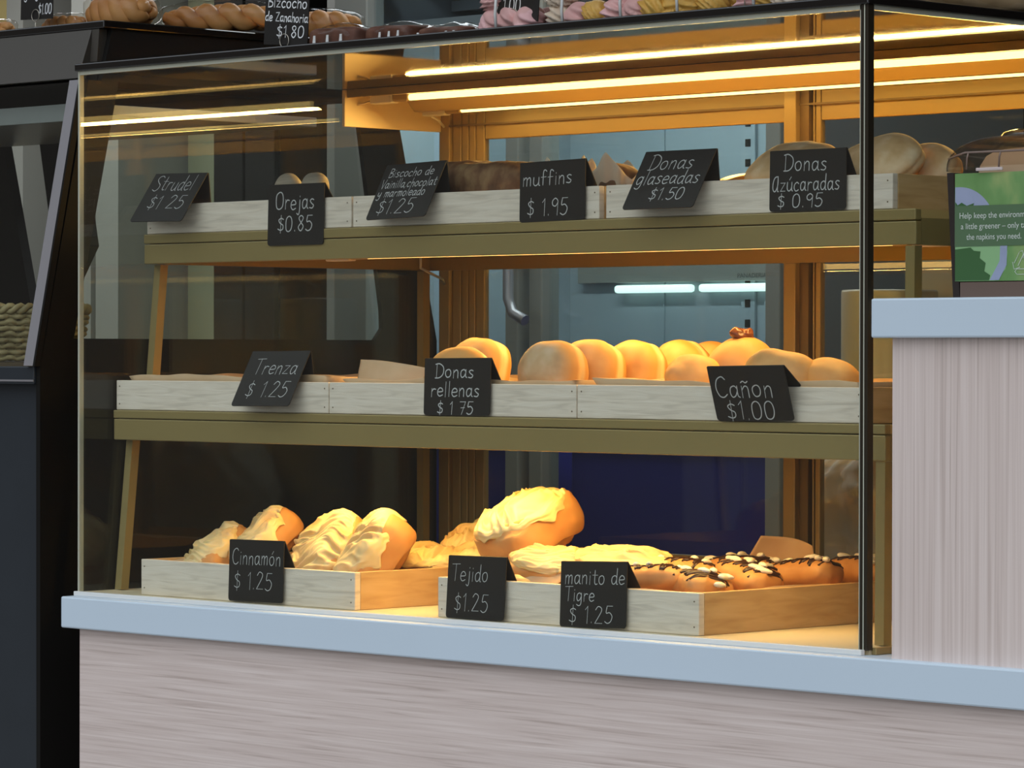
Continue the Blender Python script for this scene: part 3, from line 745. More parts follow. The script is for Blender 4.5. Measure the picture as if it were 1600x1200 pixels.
clip_card('black clip card reading Bizcocho de Zanahoria $1.80 on the case top', -1.205, .10, TZ, .828, .098, .082, 0, math.radians(4),
          [('Bizcocho', .05, .96, .69, .21, -.03), ('de Zanahoria', .01, .99, .44, .17, -.03), ('$1.80', .28, .92, .14, .21, -.01)], 21)
clip_card('black clip card reading $1.00 beside the meringue bags', -.722, .10, TZ, .834, .094, .08, 0, math.radians(5),
          [('$ 1.00', .04, .62, .14, .26)], 22)
clip_card('black clip card cut by the top edge near the right corner', -.29, .10, TZ, .868, .05, .05, 0, 0, [], 23)
BZ = .897
clip_card('black clip card reading guayaba $1.00 on the dark case', -1.965, .22, BZ, .922, .086, .07, 0, math.radians(2),
          [('guayaba', .10, .90, .52, .3), ('$1.00', .55, .97, .12, .24)], 24)

# ================================================================== PASTRIES
def rot_e(rx, ry, rz): return (math.radians(rx), math.radians(ry), math.radians(rz))

def iced_roll(name, label, cat, loc, rot, R, Hh, seed, group, cover=1.0, body_m=crust, flatness=0.55, drip=.018, spiral=True, rx=1.0):
    t = thing(name, label, cat, loc, rot_e(*rot), group)
    def fn(p_, d):
        k = math.atan2(d.y, d.x) / (2 * math.pi); rr = math.hypot(p_.x, p_.y) / R
        if spiral: p_ = p_ + Vector((0, 0, 1 if d.z > 0 else -1)) * (.004 * math.cos(2 * math.pi * (rr * 3 - k)) * (1 if abs(d.z) > .5 else 0))
        return Vector((p_.x * rx, p_.y, p_.z))
    MB().add(blob((R, R, Hh / 2), 5, .0035, 22, seed, 3.4, fn)).build('roll', body_m, t, local=True)
    def top(rr):  # superellipsoid height at radius fraction
        rr = min(rr, .999); return Hh / 2 * (1 - rr ** 3.4) ** (1 / 3.4)
    rnd = random.Random(seed); sw = rnd.uniform(-2, 2)
    def fi(a, b_):
        th = 2 * math.pi * a; cx, cy = math.cos(th), math.sin(th)
        edge = 1 + .12 * N((cx, cy, 0), 2.2, seed) + .08 * N((cx, cy, 0), 6, seed)
        s_ = b_
        tt = th + sw * s_
        q = (s_ * math.cos(tt), s_ * math.sin(tt), 0)
        q = (s_ * cx, s_ * cy, 0); w1 = N(q, 1.9, seed + 5)
        sa = (q[0] * math.cos(sw) + q[1] * math.sin(sw)) + .30 * w1; sb = -q[0] * math.sin(sw) + q[1] * math.cos(sw)
        ridge = .9 * N(q, 2.1, seed) + .85 * (1 - 2.6 * abs(N((sa * 5.2, sb * 1.1, 0), 1.0, seed))) + .45 * (1 - 2.6 * abs(N((sa * 11, sb * 1.6, 4), 1.0, seed + 1)))
        if s_ < .72:
            rr = s_ / .72 * .93 * cover
            p_ = Vector((rr * R * cx, rr * R * cy, top(rr) + .006 + .0068 * ridge))
        else:
            f = (s_ - .72) / .28; rr0 = .93 * cover
            r_ = R * (rr0 + (1.045 - rr0) * math.sin(min(1, f * 1.6) * math.pi / 2) + .02 * N((cx, cy, f), 5, seed))
            dz = (drip * edge ** 3 * (.6 + 1.4 * max(0, N((cx, cy, 0), 3.1, seed + 9) + .35))) * f * f
            p_ = Vector((r_ * cx, r_ * cy, top(rr0) + .006 - (top(rr0) - Hh * .28) * min(1, f * 1.5) ** 1.6 - dz + .0068 * ridge * (1 - f)))
        return (p_.x * rx, p_.y, p_.z)
    o = MB().grid(fi, 150, 60, closed_u=True).build('icing', icing, t, local=True)
    solidify(o, .003, -1)
    return t
RG = 'iced cinnamon rolls in the left floor tray'
iced_roll('cinnamon_roll', 'iced cinnamon roll lying low at the far left behind the Cinnamón card', 'pastry', (-1.373, .110, .053), (38, -14, -14), .058, .045, 1, RG)
iced_roll('cinnamon_roll', 'iced cinnamon roll tipped up above the Cinnamón card, its tan side bare', 'pastry', (-1.288, .135, .074), (46, -16, -20), .060, .052, 2, RG)
iced_roll('cinnamon_roll', 'iced cinnamon roll with swirled cream between its two neighbours', 'pastry', (-1.137, .135, .070), (52, 4, -14), .063, .055, 3, RG)
iced_roll('cinnamon_roll', 'iced cinnamon roll at the right tray edge, bare tan side to the right', 'pastry', (-1.023, .118, .072), (54, 0, -32), .065, .062, 4, RG)
iced_roll('cinnamon_roll', 'thick iced cinnamon roll standing alone on top of the flat pastries', 'pastry', (-.757, .165, .118), (26, -4, -14), .070, .072, 5, RG, drip=.010)
FG = 'flat woven iced pastries'
def flat_iced(label, loc, rot, R, seed, Hh=.030, rx=1.35): iced_roll('woven_pastry', label, 'pastry', loc, rot, R, Hh, seed, FG, 1.0, crust, drip=.004, spiral=False, rx=rx)
flat_iced('small iced pastry piece propped up left of the thick roll', (-1.035, .33, .082), (24, -22, 20), .040, 11, .026)
flat_iced('flat iced pastry behind the right end of the cinnamon tray', (-1.038, .24, .050), (10, 2, 12), .050, 12)
flat_iced('flat iced pastry behind the left end of the Tejido card', (-.965, .30, .056), (8, 0, 25), .045, 17)
flat_iced('flat iced pastry under the front of the thick roll', (-.655, .115, .067), (12, 6, 15), .048, 13)
flat_iced('flat iced pastry behind the manito card', (-.555, .150, .070), (14, 4, 25), .050, 14)
flat_iced('flat iced pastry under the back of the thick roll', (-.715, .22, .060), (4, 0, 15), .050, 16)
flat_iced('flat iced pastry behind the Tejido card beside its parchment', (-.70, .075, .040), (8, 4, 5), .036, 15)

def claw(label, loc, rot, seed, sc=1.0):
    t = thing('bear_claw_pastry', label, 'pastry', loc, rot_e(*rot), 'drizzled bear claw pastries')
    t.scale = (sc, sc, sc)
    def fn(p_, d):
        an = math.atan2(d.y, d.x)
        if d.y < 0: p_ = Vector((p_.x, p_.y * (1 + .22 * math.cos(8 * an + 1.0)), p_.z * (1 + .12 * math.cos(8 * an))))
        p_.y += 6.0 * p_.x * p_.x
        return p_
    bm_ = blob((.058, .036, .021), 5, .0025, 26, seed, 2.4, fn)
    bvh = BVHTree.FromBMesh(bm_)
    MB().add(bm_).build('bun_body', crust_d, t, local=True)
    def zt(x, y):
        h_ = bvh.ray_cast(Vector((x, y, .2)), Vector((0, 0, -1)))
        return h_[0].z if h_[0] is not None else None
    rnd = random.Random(seed)
    for k in range(2):
        mb = MB(); pts = []; n = 11
        for i in range(n * 6 + 1):
            s_ = i / (n * 6); x = -.052 + .104 * s_
            y = 6 * x * x + .030 * math.sin(s_ * n * math.pi + k * 1.3) + .004 * N((s_, k, 0), 9, seed)
            z = zt(x, y)
            if z is None:
                if len(pts) > 2: mb.tube(pts, .0018, 6)
                pts = []
                continue
            pts.append((x, y, z + .001))
        if len(pts) > 2: mb.tube(pts, .0019, 6)
        mb.build('chocolate_drizzle', choc, t, local=True)
    for k in range(10):
        x = -.047 + .0105 * k + rnd.uniform(-.004, .004); y = 6 * x * x + rnd.uniform(-.028, .018)
        z = zt(x, y)
        if z is None: continue
        q = blob((.0085 + .005 * rnd.random(), .0055, .0042), 3, .0012, 90, k); q.transform(Matrix.Translation((x, y, z + .0026)) @ Matrix.Rotation(rnd.uniform(0, 3), 4, 'Z'))
        MB().add(q).build('icing_blob', icing_w, t, local=True)
CL = [((-.445, .085, .054), (12, 4, 200), 'bear claw pastry just right of the manito card'),
      ((-.365, .100, .050), (10, 0, 150), 'front bear claw pastry at the tray corner'),
      ((-.475, .195, .056), (14, 0, 185), 'bear claw pastry behind the one beside the manito card'),
      ((-.375, .215, .055), (10, -6, 160), 'bear claw pastry midway along the right tray side'),
      ((-.480, .325, .055), (12, 0, 190), 'bear claw pastry at the back left under the parchment flap'),
      ((-.370, .330, .056), (10, 6, 175), 'bear claw pastry third along the right tray side'),
      ((-.365, .445, .054), (12, 0, 165), 'rearmost bear claw pastry at the right tray end')]
for i, (l_, r_, lab) in enumerate(CL): claw(lab, (l_[0], l_[1], l_[2] + .006), r_, 30 + i)

# ---- filled buns on the middle shelf (local z = bun axis)
def bun(label, loc, rot, R, ry, hz, seed, mat=bun_m, group='filled buns on the middle shelf', name='filled_bun', amp=.004, fn=None):
    def f0(p_, d):
        g = math.exp(-(p_.z / .0035) ** 2); p_ = Vector((p_.x * (1 - .03 * g), p_.y * (1 - .03 * g), p_.z))
        p_.z *= 1 + .06 * N(d, 1.7, seed)
        return fn(p_, d) if fn else p_
    o = MB().add(blob((R, ry, hz), 5, amp, 16, seed, 2.35, f0)).build(name, mat, loc=loc, local=True)
    o.rotation_euler = rot_e(*rot)
    return tag(o, label, 'bun', group)
zb = .287
row = [(-.675, .130, 'first filled bun of the leaning row, sugary face toned grey for shade'), (-.668, .202, 'second filled bun of the leaning row'),
       (-.654, .276, 'third filled bun of the leaning row'), (-.634, .352, 'fourth filled bun of the leaning row'), (-.636, .425, 'rearmost filled bun of the leaning row')]
for i, (x, y, lab) in enumerate(row):
    bun(lab, (x, y, zb + .0525), (79, 0, 4 - 3 * i), .0545 - .001 * i, .047, .036, 50 + i, bun_s if i == 0 else bun_m)
bun('small torn bun tucked at the right end of the leaning row', (-.480, .21, zb + .046), (55, 10, 20), .042, .034, .032, 57)
bun('pale flat bun leaning behind the Donas rellenas card', (-.850, .115, zb + .049), (64, 0, 2), .056, .044, .026, 58)
bun('darker bun behind the pale one at the Donas rellenas card', (-.885, .190, zb + .056), (72, 0, -6), .061, .048, .034, 59)
def conefn(p_, d): k = 1 - .16 * max(0, -d.y * 0 + d.z); return Vector((p_.x * k, p_.y * k, p_.z * 1.15))
t = thing('jam_topped_bun', 'pointed bun topped with brown jam behind the row of filled buns', 'bun', (-.442, .27, zb + .053), rot_e(0, 0, 0), 'filled buns on the middle shelf')
MB().add(blob((.054, .050, .046), 5, .003, 14, 60, 2.2, conefn)).build('bun_body', crust, t, local=True)
MB().add(blob((.017, .015, .010), 4, .006, 70, 61)).build('jam', jam, t, local=True).location = (0, -.004, .054)
bun('round bun behind the Cañon card', (-.268, .150, zb + .048), (62, 8, 18), .053, .036, .034, 62)
bun('small round bun at the right end beside the Cañon card', (-.205, .175, zb + .043), (40, 20, 20), .040, .034, .028, 63)
t = thing('braided_loaf', 'low braided loaf with candied bits behind the Trenza card', 'bread', (-1.168, .17, zb))
def braid(mb, x0, x1, y, z, amp, rad, turns, seed, mi=0):
    for k in range(3):
        ph = 2 * math.pi * k / 3; pts = []; rr = []
        for i in range(61):
            s_ = i / 60; a = ph + s_ * turns * 2 * math.pi
            tp = math.sin(math.pi * min(1, max(0.02, s_))) ** .4
            pts.append((x0 + (x1 - x0) * s_, y + amp * tp * math.sin(a), z + amp * .55 * tp * math.sin(2 * a)))
            rr.append(rad * (.45 + .55 * tp) * (1 + .06 * N((s_, k, 0), 12, seed)))
        mb.tube(pts, rr, 12, mi)
mb = MB(); braid(mb, -.10, .09, 0, .017, .020, .015, 1.5, 5); mb.build('loaf', crust, t, local=True)
for i, (x, z, m_) in enumerate(((-.01, .040, yellow), (.025, .041, icing_w), (.055, .042, glaze), (.045, .039, jam))):
    q = blob((.009, .006, .004), 2, .001, 60, i); q.transform(Matrix.Translation((x, -.012 + .004 * i, z)))
    MB().add(q).build('candied_fruit', m_, t, local=True)

# ---- top shelf
zs = .5605
bun('sugared donut leaning behind the Donas Azúcaradas card', (-.282, .185, zs + .053), (36, 0, 2), .068, .056, .026, 70, sugar, 'sugared donuts on the top shelf', 'sugared_donut')
bun('sugared donut leaning at the right end of the top shelf', (-.133, .185, zs + .0525), (38, 0, 2), .062, .052, .028, 71, sugar, 'sugared donuts on the top shelf', 'sugared_donut')
bun('sugared donut behind the one at the right end of the top shelf', (-.118, .262, zs + .047), (42, 4, -10), .056, .040, .030, 72, sugar, 'sugared donuts on the top shelf', 'sugared_donut')
bun('orange glazed donut peeking out right of the Donas glaseadas card', (-.395, .20, zs + .024), (10, 0, 0), .050, .050, .024, 73, glaze, None, 'glazed_donut')
t = thing('palmier', 'pale double-lobed palmier peeking above the Orejas card', 'pastry', (-1.235, .160, zs + .046), rot_e(0, 0, 6))
for sx_ in (-1, 1):
    q = blob((.024, .018, .034), 4, .002, 40, 80 + sx_, 2.4); q.transform(Matrix.Translation((sx_ * .0235, 0, 0)) @ Matrix.Rotation(sx_ * .35, 4, 'Y'))
    MB().add(q).build('lobe', palmier_m, t, local=True)
q = blob((.20, .055, .042), 5, .006, 22, 82, 4.0)
o = MB().add(q).build('loaf_cake', cake_br, loc=(-.905, .215, zs + .043), local=True); o.scale = (.62, 1, 1); tag(o, 'brown crackled loaf cake between the Biscocho and muffins cards', 'cake')
def muffin(label, loc, rz, seed, R=.036, tip=.036):
    t = thing('muffin', label, 'muffin', loc, rot_e(0, 0, rz), 'tulip-wrapped muffins')
    def fn(a, b_):
        th = 2 * math.pi * a
        pk = abs(((th * 4 / (2 * math.pi) + .1) % 1) * 2 - 1) ** 1.15
        hgt = .050 + tip * pk * (1 + .35 * N((math.cos(th), math.sin(th), 0), 2, seed))
        r_ = R * (.74 + .28 * b_) + .006 * b_ * b_ * pk + .002 * math.cos(14 * th) * b_
        return (r_ * math.cos(th), r_ * math.sin(th), hgt * b_)
    o = MB().grid(fn, 120, 16, closed_u=True).build('paper_wrapper', wpaper, t, local=True); solidify(o, .0006, -1)
    q = blob((R * .93, R * .93, .030), 4, .004, 45, seed); q.transform(Matrix.Translation((0, 0, .044)))
    MB().add(q).build('muffin_top', cake_br if seed % 2 else crust_d, t, local=True)
muffin('tulip-wrapped muffin half hidden behind the muffins card', (-.715, .205, zs), 10, 90, .038, .030)
muffin('tulip-wrapped muffin with the tallest paper tip right of the muffins card', (-.632, .215, zs), 35, 91, .043, .036)
muffin('tulip-wrapped muffin beside the Donas glaseadas card', (-.560 - .035, .300, zs), 60, 92, .036, .030)

# ================================================================== GOODS ON TOP OF THE CASE
def film_over(t, radii, center, seed, amp=.006, name='wrapper', rot=0.0):
    q = blob(radii, 4, amp, 30, seed, 2.6); q.transform(Matrix.Translation(center) @ Matrix.Rotation(rot, 4, 'Z'))
    return MB().add(q).build(name, film, t, local=True)
def cake_slice(label, x, y, sx_, sz, rz, seed):
    t = thing('wrapped_cake_slice', label, 'cake', (x, y, TZ), rot_e(0, 0, rz), 'wrapped chocolate cake slices on the case top')
    q = blob((sx_, .038, sz / 2), 5, .003, 26, seed, 5.0); q.transform(Matrix.Translation((0, 0, sz / 2 + .002)))
    MB().add(q).build('slice', choc_cake, t, local=True)
    film_over(t, (sx_ + .005, .041, sz / 2 + .0025), (0, 0, sz / 2 + .0045), seed + 1)
    mb = MB()
    rnd = random.Random(seed)
    for k in range(3):
        xx = rnd.uniform(-sx_, sx_) * .8
        mb.hull([(xx, -.046, .004), (xx + .007, -.046, .004), (xx + .005, -.044, sz * .7), (xx + .001, -.044, sz * .7)],
                [(xx, -.0455, .004), (xx + .007, -.0455, .004), (xx + .005, -.0435, sz * .7), (xx + .001, -.0435, sz * .7)])
    mb.build('tape', white_pl, t, local=True)
cake_slice('wrapped dark cake slice right of the Bizcocho card', -1.100, .13, .052, .034, 6, 100)
cake_slice('wrapped dark cake slice second from the Bizcocho card', -.985, .135, .050, .031, -4, 103)
cake_slice('wrapped dark cake slice third from the Bizcocho card', -.875, .135, .048, .022, 5, 106)
cake_slice('wrapped dark cake slice lying behind the Bizcocho card', -1.220, .20, .045, .020, 10, 109)
def meringue(bm_seed, R):
    rnd = random.Random(bm_seed); k = rnd.choice((5, 6, 7)); tw = rnd.uniform(1, 3)
    def fn(p_, d):
        an = math.atan2(d.y, d.x) + tw * d.z
        f = 1 + .22 * math.cos(k * an) * (1 - abs(d.z))
        return Vector((p_.x * f, p_.y * f, p_.z * (1.1 if d.z > 0 else .7)))
    return blob((R, R, R * .95), 4, R * .06, 40, bm_seed, 2.0, fn)
bags = [(-.735, .13, 'leftmost', ('pink', 'pink')), (-.615, .14, 'second', ('cream', 'pink', 'yellow')), (-.500, .135, 'third', ('pink', 'pink', 'yellow')), (-.405, .145, 'fourth', ('yellow', 'yellow')), (-.265, .14, 'fifth', ('pink', 'yellow', 'cream'))]
mm = {'pink': pink, 'yellow': yellow, 'cream': cream_m}
for i, (x, y, nm, cols) in enumerate(bags):
    t = thing('clear_bag', '%s clear bag of meringues on the case top counting from the left' % nm, 'bag', (x, y, TZ), group='meringue bags on the case top')
    q = blob((.056, .050, .062), 4, .007, 28, 200 + i, 2.8); q.transform(Matrix.Translation((0, 0, .056)))
    for vv in q.verts: vv.co.z = max(vv.co.z, .0008)
    MB().add(q).build('film', film, t, local=True)
    MB().tube([(.0, -.052, .006), (.0, -.054, .03), (.001, -.052, .07)], .0022, 6).build('seal', white_pl, t, local=True)
    rnd = random.Random(300 + i)
    for k in range(7):
        cn = cols[k % len(cols)]; R = .0215 + .003 * rnd.random()
        gx, gy = (k % 3 - 1) * .033, (-.018 if k < 3 or k == 6 else .024)
        gz = .020 if k < 6 else .052
        o = MB().add(meringue(400 + i * 10 + k, R)).build('meringue', mm[cn], loc=(x + gx, y + gy, TZ + gz), local=True)
        o.rotation_euler = (rnd.uniform(-.5, .5), rnd.uniform(-.5, .5), rnd.uniform(0, 6))
        tag(o, '%s swirled meringue inside the %s clear bag' % (cn, nm), 'meringue', '%s meringues in the %s bag' % (cn, nm))
t = thing('wrapped_bread', 'brown bread in a crinkled clear bag right of the case corner', 'bread', (-.045, .30, TZ), rot_e(0, 0, 55), 'wrapped breads on the right of the case top')
q = blob((.11, .045, .036), 5, .006, 18, 120, 2.6); q.transform(Matrix.Translation((0, 0, .036)))
MB().add(q).build('loaf', tan_loaf, t, local=True); film_over(t, (.125, .052, .040), (0, 0, .0445), 121, .008)
t = thing('wrapped_bread', 'pale blunt loaf at the far right end of the case top', 'bread', (-.02, .56, TZ), rot_e(0, 0, 70), 'wrapped breads on the right of the case top')
q = blob((.085, .04, .030), 5, .004, 18, 124, 3.6); q.transform(Matrix.Translation((0, 0, .031)))
MB().add(q).build('loaf', tan_loaf, t, local=True); film_over(t, (.095, .046, .034), (0, 0, .038), 125, .005)

# ================================================================== DARK DISPLAY CASE ON THE LEFT
dc = thing('refrigerated_case', 'dark slanted-glass refrigerated display case at the far left', 'display case', (-2.5, .45, -.95))
BX0, BX1 = -3.4, -1.68
B(BX0, BX1 - .0105, .024, .87, -.95, .335, .002).build('base', navy, dc)
B(BX0, BX1 - .0105, .004, .0235, .318, .346, .002).build('base_ledge', navy, dc)
B(BX0, BX1 - .0105, .0025, .0037, .322, .325).build('ledge_line', silver, dc)
def yz(poly, x0, x1): return MB().extrude([(x0, y, z) for y, z in poly], (x1 - x0, 0, 0))
mb = MB()
def yza(poly, x0, x1): mb.extrude([(x0, y, z) for y, z in poly], (x1 - x0, 0, 0))
ex0, ex1 = BX1 - .010, BX1
yza([(.010, -.95), (.87, -.95), (.87, .39), (.018, .39), (.008, .344)], ex0, ex1)
yza([(.725, .39), (.742, .41), (.741, .44), (.680, .80), (.77, .80), (.782, .749), (.852, .467), (.87, .39)], ex0, ex1)
yza([(.112, .80), (.77, .80), (.75, .884), (.152, .884), (.130, .80)], ex0, ex1)
yza([(.018, .39), (.075, .39), (.165, .80), (.104, .80)], ex0, ex1)
mb.build('end_panel', black_m, dc)
yz([(.0295, .346), (.74, .346), (.68, .79), (.122, .79)], ex0 - .005, ex0 - .001).build('end_glass', clear, dc)
yz([(-.003, .347), (.0075, .347), (.0985, .80), (.088, .80)], BX1 - .028, BX1 - .0045).build('corner_post', silver, dc)
yz([(-.0035, .346), (.0078, .346), (.0988, .801), (.0875, .801)], BX1 - .0042, BX1 + .0005).build('corner_seal', black_m, dc)
yz([(.003, .347), (.0085, .347), (.100, .798), (.095, .798)], BX0, BX1 - .029).build('front_glass', clear, dc)
yz([(.106, .805), (.122, .805), (.150, .884), (.134, .884)], BX0, BX1 - .029).build('header_trim', greytrim, dc)
yz([(.1295, .8315), (.145, .8315), (.150, .884), (.134, .884)], BX1 - .0285, BX1 - .0105).build('header_corner', greytrim, dc)
yz([(.128, .80), (.75, .80), (.75, .884), (.152, .884)], BX0, ex0 - .001).build('header', black_m, dc)
B(BX0, BX1 + .004, .132, .78, .8845, .897, .002).build('top_board', black_g, dc)
B(BX0, ex0 - .001, .16, .60, .748, .764, .001).build('shelf', plain('pale_shelf_edge', (.34, .36, .37), .3), dc)
B(BX0, ex0 - .001, .15, .1598, .742, .770, .001).build('shelf_edge', plain('grey_shelf_edge', (.28, .30, .29), .4), dc)
B(BX0, ex0 - .001, .035, .72, .346, .352).build('deck', plain('deck_liner', (.10, .07, .04), .4), dc)
for pl in ([(-2.95, .353), (-2.445, .353), (-2.568, .785), (-2.95, .785)], [(-2.456, .785), (-2.349, .785), (-2.30, .56), (-2.375, .46), (-2.405, .544)]):
    MB().extrude([(x, .60, z) for x, z in pl], (0, .02, 0)).build('inner_panel', black_m, dc)
B(BX0, ex0 - .001, .702, .718, .3525, .385).build('back_board', bronze_d, dc)
# basket on the deck
bk = thing('wicker_basket', 'woven wicker basket inside the dark case at the left edge', 'basket', (-2.02, .20, .3525))
mb = MB()
bw, bd = .16, .11
def oval(s_, k=1.0): a = 2 * math.pi * s_; return (bw * k * math.cos(a), bd * k * math.sin(a))
for rI in range(8):
    z = .006 + rI * .0098; pts = []
    for i in range(180):
        s_ = i / 180; x, y = oval(s_, .92 + .012 * rI); w_ = 1 + .022 * math.sin(2 * math.pi * s_ * 30 + math.pi * rI)
        pts.append((x * w_, y * w_, z + .0014 * math.sin(2 * math.pi * s_ * 30)))
    mb.tube(pts, .0046, 6, closed=True)
mb.build('weave', wicker, bk, local=True)
mb = MB()
for k in range(2):
    pts = [(oval(i / 180, 1.02)[0] * (1 + .025 * math.cos(2 * math.pi * i / 180 * 26 + k * math.pi)), oval(i / 180, 1.02)[1] * (1 + .025 * math.cos(2 * math.pi * i / 180 * 26 + k * math.pi)), .087 + .005 * math.sin(2 * math.pi * i / 180 * 26 + k * math.pi)) for i in range(180)]
    mb.tube(pts, .0052, 6, closed=True)
mb.build('braided_rim', wicker, bk, local=True)
mb = MB(); mb.lathe([(.001, .002), (.10, .002), (.10, .006), (.001, .006)], 32); mb.build('basket_floor', wicker, bk, local=True)
# wrapped braids on top
def top_braid(label, x, y, ln, rz, seed, rad=.015, amp=.019):
    t = thing('wrapped_braid', label, 'bread', (x, y, BZ + .0005), rot_e(0, 0, rz), 'wrapped braided breads on the dark case')
    mb = MB(); braid(mb, -ln, ln, 0, rad * 1.75, amp, rad, 1.7, seed); mb.build('loaf', crust_d, t, local=True)
    film_over(t, (ln + .012, amp + rad + .006, rad * 1.75), (0, 0, rad * 1.75 + .003), seed, .005)
top_braid('wrapped braided bread lying lowest at the far left of the dark case', -2.15, .25, .085, -4, 130, .010, .012)
top_braid('wrapped braided bread right of the guayaba card', -1.840, .30, .060, 8, 132, .019, .022)
top_braid('long wrapped braided bread along the back of the dark case top', -1.745, .44, .10, 32, 134)
top_braid('wrapped braided bread nearest the Bizcocho card', -1.73, .63, .075, 38, 136)
top_braid('small wrapped braided bread under the guayaba card', -1.965, .28, .050, 0, 138, .010, .013)

# ================================================================== NAPKIN DISPENSER
nd = thing('napkin_dispenser', 'black napkin dispenser with a green advert and clear cover on the raised worktop', 'dispenser', (.215, .07, .436))
DX0, DX1, DYF, DYB = .116, .316, .012, .128
mb = MB()
for xa, xb, s_ in ((DX0, DX0 + .010, 1), (DX1 - .010, DX1, -1)):
    mb.hull([(xa + .010 * s_, DYF, .436), (xb + .010 * s_, DYF, .436), (xb + .010 * s_, DYB, .436), (xa + .010 * s_, DYB, .436)],
            [(xa, DYF, .589), (xb, DYF, .589), (xb, DYB, .589), (xa, DYB, .589)])
mb.box(DX0 + .02, DX1 - .02, DYB - .008, DYB, .437, .588); mb.box(DX0 + .02, DX1 - .02, DYF + .004, DYB - .008, .437, .452)
mb.build('frame', plain('smoked_plastic', (.035, .028, .026), .15), nd)
mb = MB(); mb.box(DX0 + .0205, DX1 - .0205, DYF + .0005, DYF + .004, .436, .455); mb.build('lower_lip', plain('brown_plastic', (.16, .11, .09), .2), nd)
# advert
g1 = ramp_mat('advert_green', [(0.3, (.12, .25, .08)), (.55, (.18, .33, .12)), (.75, (.35, .43, .17))], (1, 1, .6), 22, 3, .3)
g2 = plain('advert_dark_green', (.055, .135, .050), .3); g3 = plain('advert_mist', (.33, .37, .52), .3, vary=.15, vscale=40); g4 = plain('advert_band', (.10, .17, .09), .3); g5 = plain('advert_pale_green', (.27, .47, .23), .3)
AX0, AX1, AZ0, AZ1 = .1285, .3035, .456, .5875
yb = DYF
B(AX0, AX1, yb, yb + .003, AZ0, AZ1).build('advert', g1, nd)
def flat(poly, off, m_, name):
    mb = MB(); mb.extrude([(x, yb - off, z) for x, z in poly], (0, .0001, 0)); return mb.build(name, m_, nd)
cxg, czg, rg = .135, .513, .058
flat([(cxg + rg * math.cos(a), czg + rg * math.sin(a)) for a in [math.radians(q) for q in range(0, 94, 4)]] + [(AX0 + .0005, czg + rg), (AX0 + .0005, czg), ], .0002, g3, 'advert_globe')
flat([(AX0 + .0005, AZ0 + .0005), (.190, AZ0 + .0005), (.206, .470), (.209, .490), (.206, .503), (AX0 + .0005, .503)], .0002, g5, 'advert_lower_globe')
flat([(.182, AZ0 + .001), (.196, AZ0 + .001), (.2075, .475), (.2085, .4985), (.198, .4985), (.197, .48)], .00035, g3, 'advert_sea')
flat([(AX0 + .0008, AZ0 + .001), (.181, AZ0 + .001), (.183, .463), (.174, .468), (.176, .478), (.167, .484), (.168, .492), (.158, .493), (.153, .497), (AX0 + .0008, .495)], .0005, g2, 'advert_continent')
flat([(AX0 + .0008, .553), (.133, .549), (.139, .552), (.147, .548), (.158, .551), (.156, .543), (AX0 + .0008, .543)], .00035, g2, 'advert_islands')
flat([(AX0 + .0003, .4985), (AX1 - .0003, .4985), (AX1 - .0003, .548), (AX0 + .0003, .548)], .0007, g4, 'advert_band')
wht = plain('advert_lettering', (.62, .66, .60), .5)
def print_text(txt, xl, z, size, width=None, yy=None, par=None, mt=None, nm='advert_lettering'):
    par = par or nd; mt = mt or wht; yy = (yb - .0010) if yy is None else yy
    cu = bpy.data.curves.new('print', 'FONT'); cu.body = txt; cu.size = size; cu.align_x = 'LEFT'
    ob = bpy.data.objects.new('print', cu); COL.objects.link(ob)
    dg = bpy.context.evaluated_depsgraph_get(); dg.update()
    me = bpy.data.meshes.new_from_object(ob.evaluated_get(dg)); bpy.data.objects.remove(ob)
    xs = [q.co.x for q in me.vertices]; base = par.location + (par.parent.location if par.parent else Vector((0, 0, 0))); k = (width / (max(xs) - min(xs))) if width else 1
    for q in me.vertices: q.co = Vector((xl + (q.co.x - min(xs)) * k, yy, z + q.co.y)) - base
    me.materials.append(mt)
    o = bpy.data.objects.new(nm, me); COL.objects.link(o); o.parent = par
print_text('Help keep the environment', .1365, .5325, .0103, .112)
print_text('a little greener – only take', .1385, .5195, .0103, .108)
print_text('the napkins you need.', .147, .5065, .0103, .083)
print_text('PANADERIA C', -2.194, .5275, .013, .095, 2.2352, bp_, plain('plate_print', (.06, .07, .06), .6), 'plate_lettering')
mb = MB()
def outline(pts, w_): 
    pts = pts + [pts[0]]
    ribbon_mesh(mb, [pts], lambda x, y: Vector((x, yb - .0010, y)), w_)
rc = (.2335, .476)
for k in range(3):
    an = 2 * math.pi * k / 3
    sh = [(-.010, -.0125), (.006, -.0125), (.006, -.0155), (.0125, -.009), (.006, -.0025), (.006, -.0060), (-.010, -.0060), (-.013, -.009)]
    outline([(rc[0] + x * math.cos(an) - y * math.sin(an), rc[1] + x * math.sin(an) + y * math.cos(an)) for x, y in sh], .0004)
mb.build('recycling_mark', wht, nd)
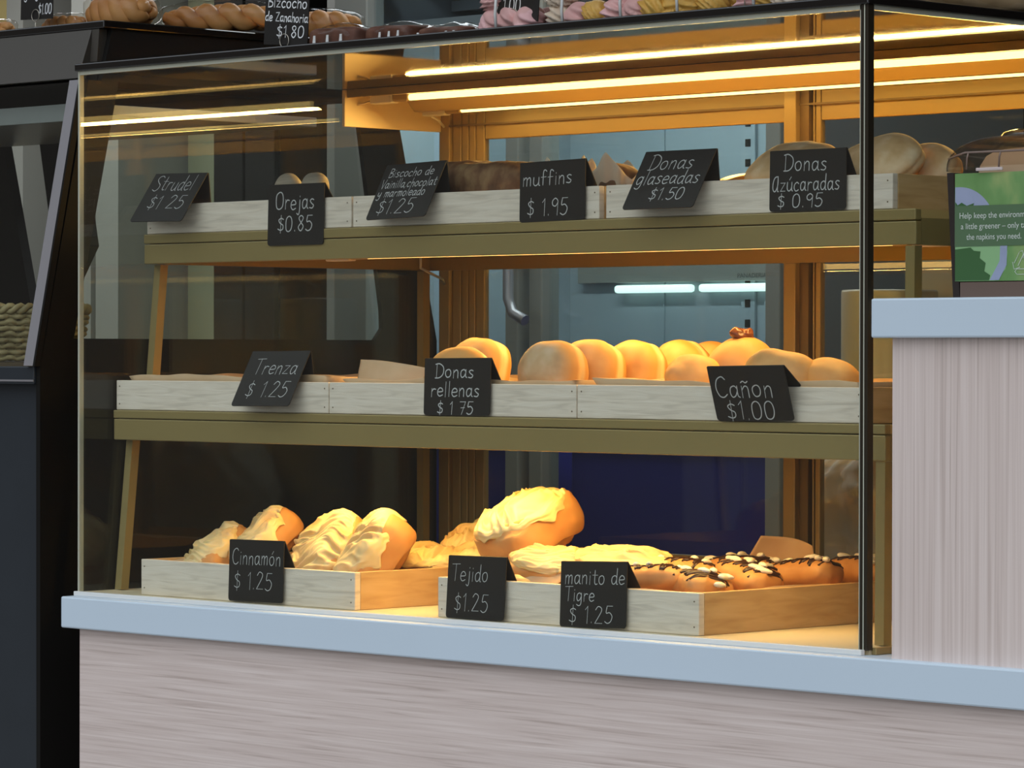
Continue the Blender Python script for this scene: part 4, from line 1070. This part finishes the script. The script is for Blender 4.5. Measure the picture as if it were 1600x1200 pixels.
# clear domed cover
def cov(a, b_):
    th = math.pi * b_
    x = (DX0 + DX1) / 2 - math.cos(th) * (DX1 - DX0) / 2 * (1 if True else 1)
    sx_ = abs(math.cos(th)); zz = .5905 + .040 * (1 - sx_ ** 2.6) ** (1 / 2.6)
    return (x, DYF + (DYB - DYF) * a, zz)
o = MB().grid(cov, 12, 60).build('clear_cover', acrylic, nd); solidify(o, .0018, 0)
mb = MB()
mb.extrude([(cov(0, i / 40)[0], DYF - .0012, cov(0, i / 40)[2] - .0012) for i in range(1, 40)], (0, .0012, 0)); mb.build('cover_front', acrylic, nd)
mb = MB()
for xx in (.148, .197, .250): mb.tube([(xx, DYF - .0025, .592), (xx + .001, DYF - .0025, .606), (xx + .003, DYF - .0025, .612)], .0012, 6)
mb.tube([(DX0 + .004, DYF - .0025, .612 - .006), (DX0 + .03, DYF - .0025, .6125), (DX1 - .03, DYF - .0025, .6125), (DX1 - .004, DYF - .0025, .606)], .0014, 6)
mb.build('cover_rib', plain('cover_rib_brown', (.22, .15, .12), .2), nd)
B(.163, .203, DYF - .004, DYF - .0013, .5895, .5935, .0008).build('cover_clip', plain('clip_pale', (.62, .52, .50), .3), nd)
mb = MB(); mb.lathe([(.052, 0), (.055, .003), (.050, .009), (.040, .012), (.036, .010)], 40); 
for q in mb.bm.verts: q.co = Vector((q.co.x * 1.0 + .216, q.co.y * .8 + .07, q.co.z + .6285))
mb.build('cover_ring', acrylic, nd)
q = blob((.080, .040, .082), 4, .001, 20, 5, 5.0)
o = MB().add(q).build('napkin_stack', plain('kraft_napkin', (.62, .46, .32), .8), loc=(.216, .070, .537), local=True)
tag(o, 'stack of brownish napkins inside the clear-topped dispenser', 'napkins')
def nap(a, b_): return (.200 + .05 * a + .004 * N((a, b_, 0), 4, 2), .07 + .012 * (b_ - .5) + .008 * math.sin(5 * a), .612 + .040 * b_ * (1 - .5 * (a - .5) ** 2))
o = MB().grid(nap, 20, 14).build('paper_napkin', plain('napkin_white', (.82, .80, .80), .8), loc=(.22, .07, .612)); solidify(o, .0012, 0)
tag(o, 'white paper napkin sticking out of the dispenser cover', 'napkin')

# ================================================================== put everything at floor height
for o in S.objects:
    if o.parent is None and o.type != 'CAMERA': o.location.z += ZO
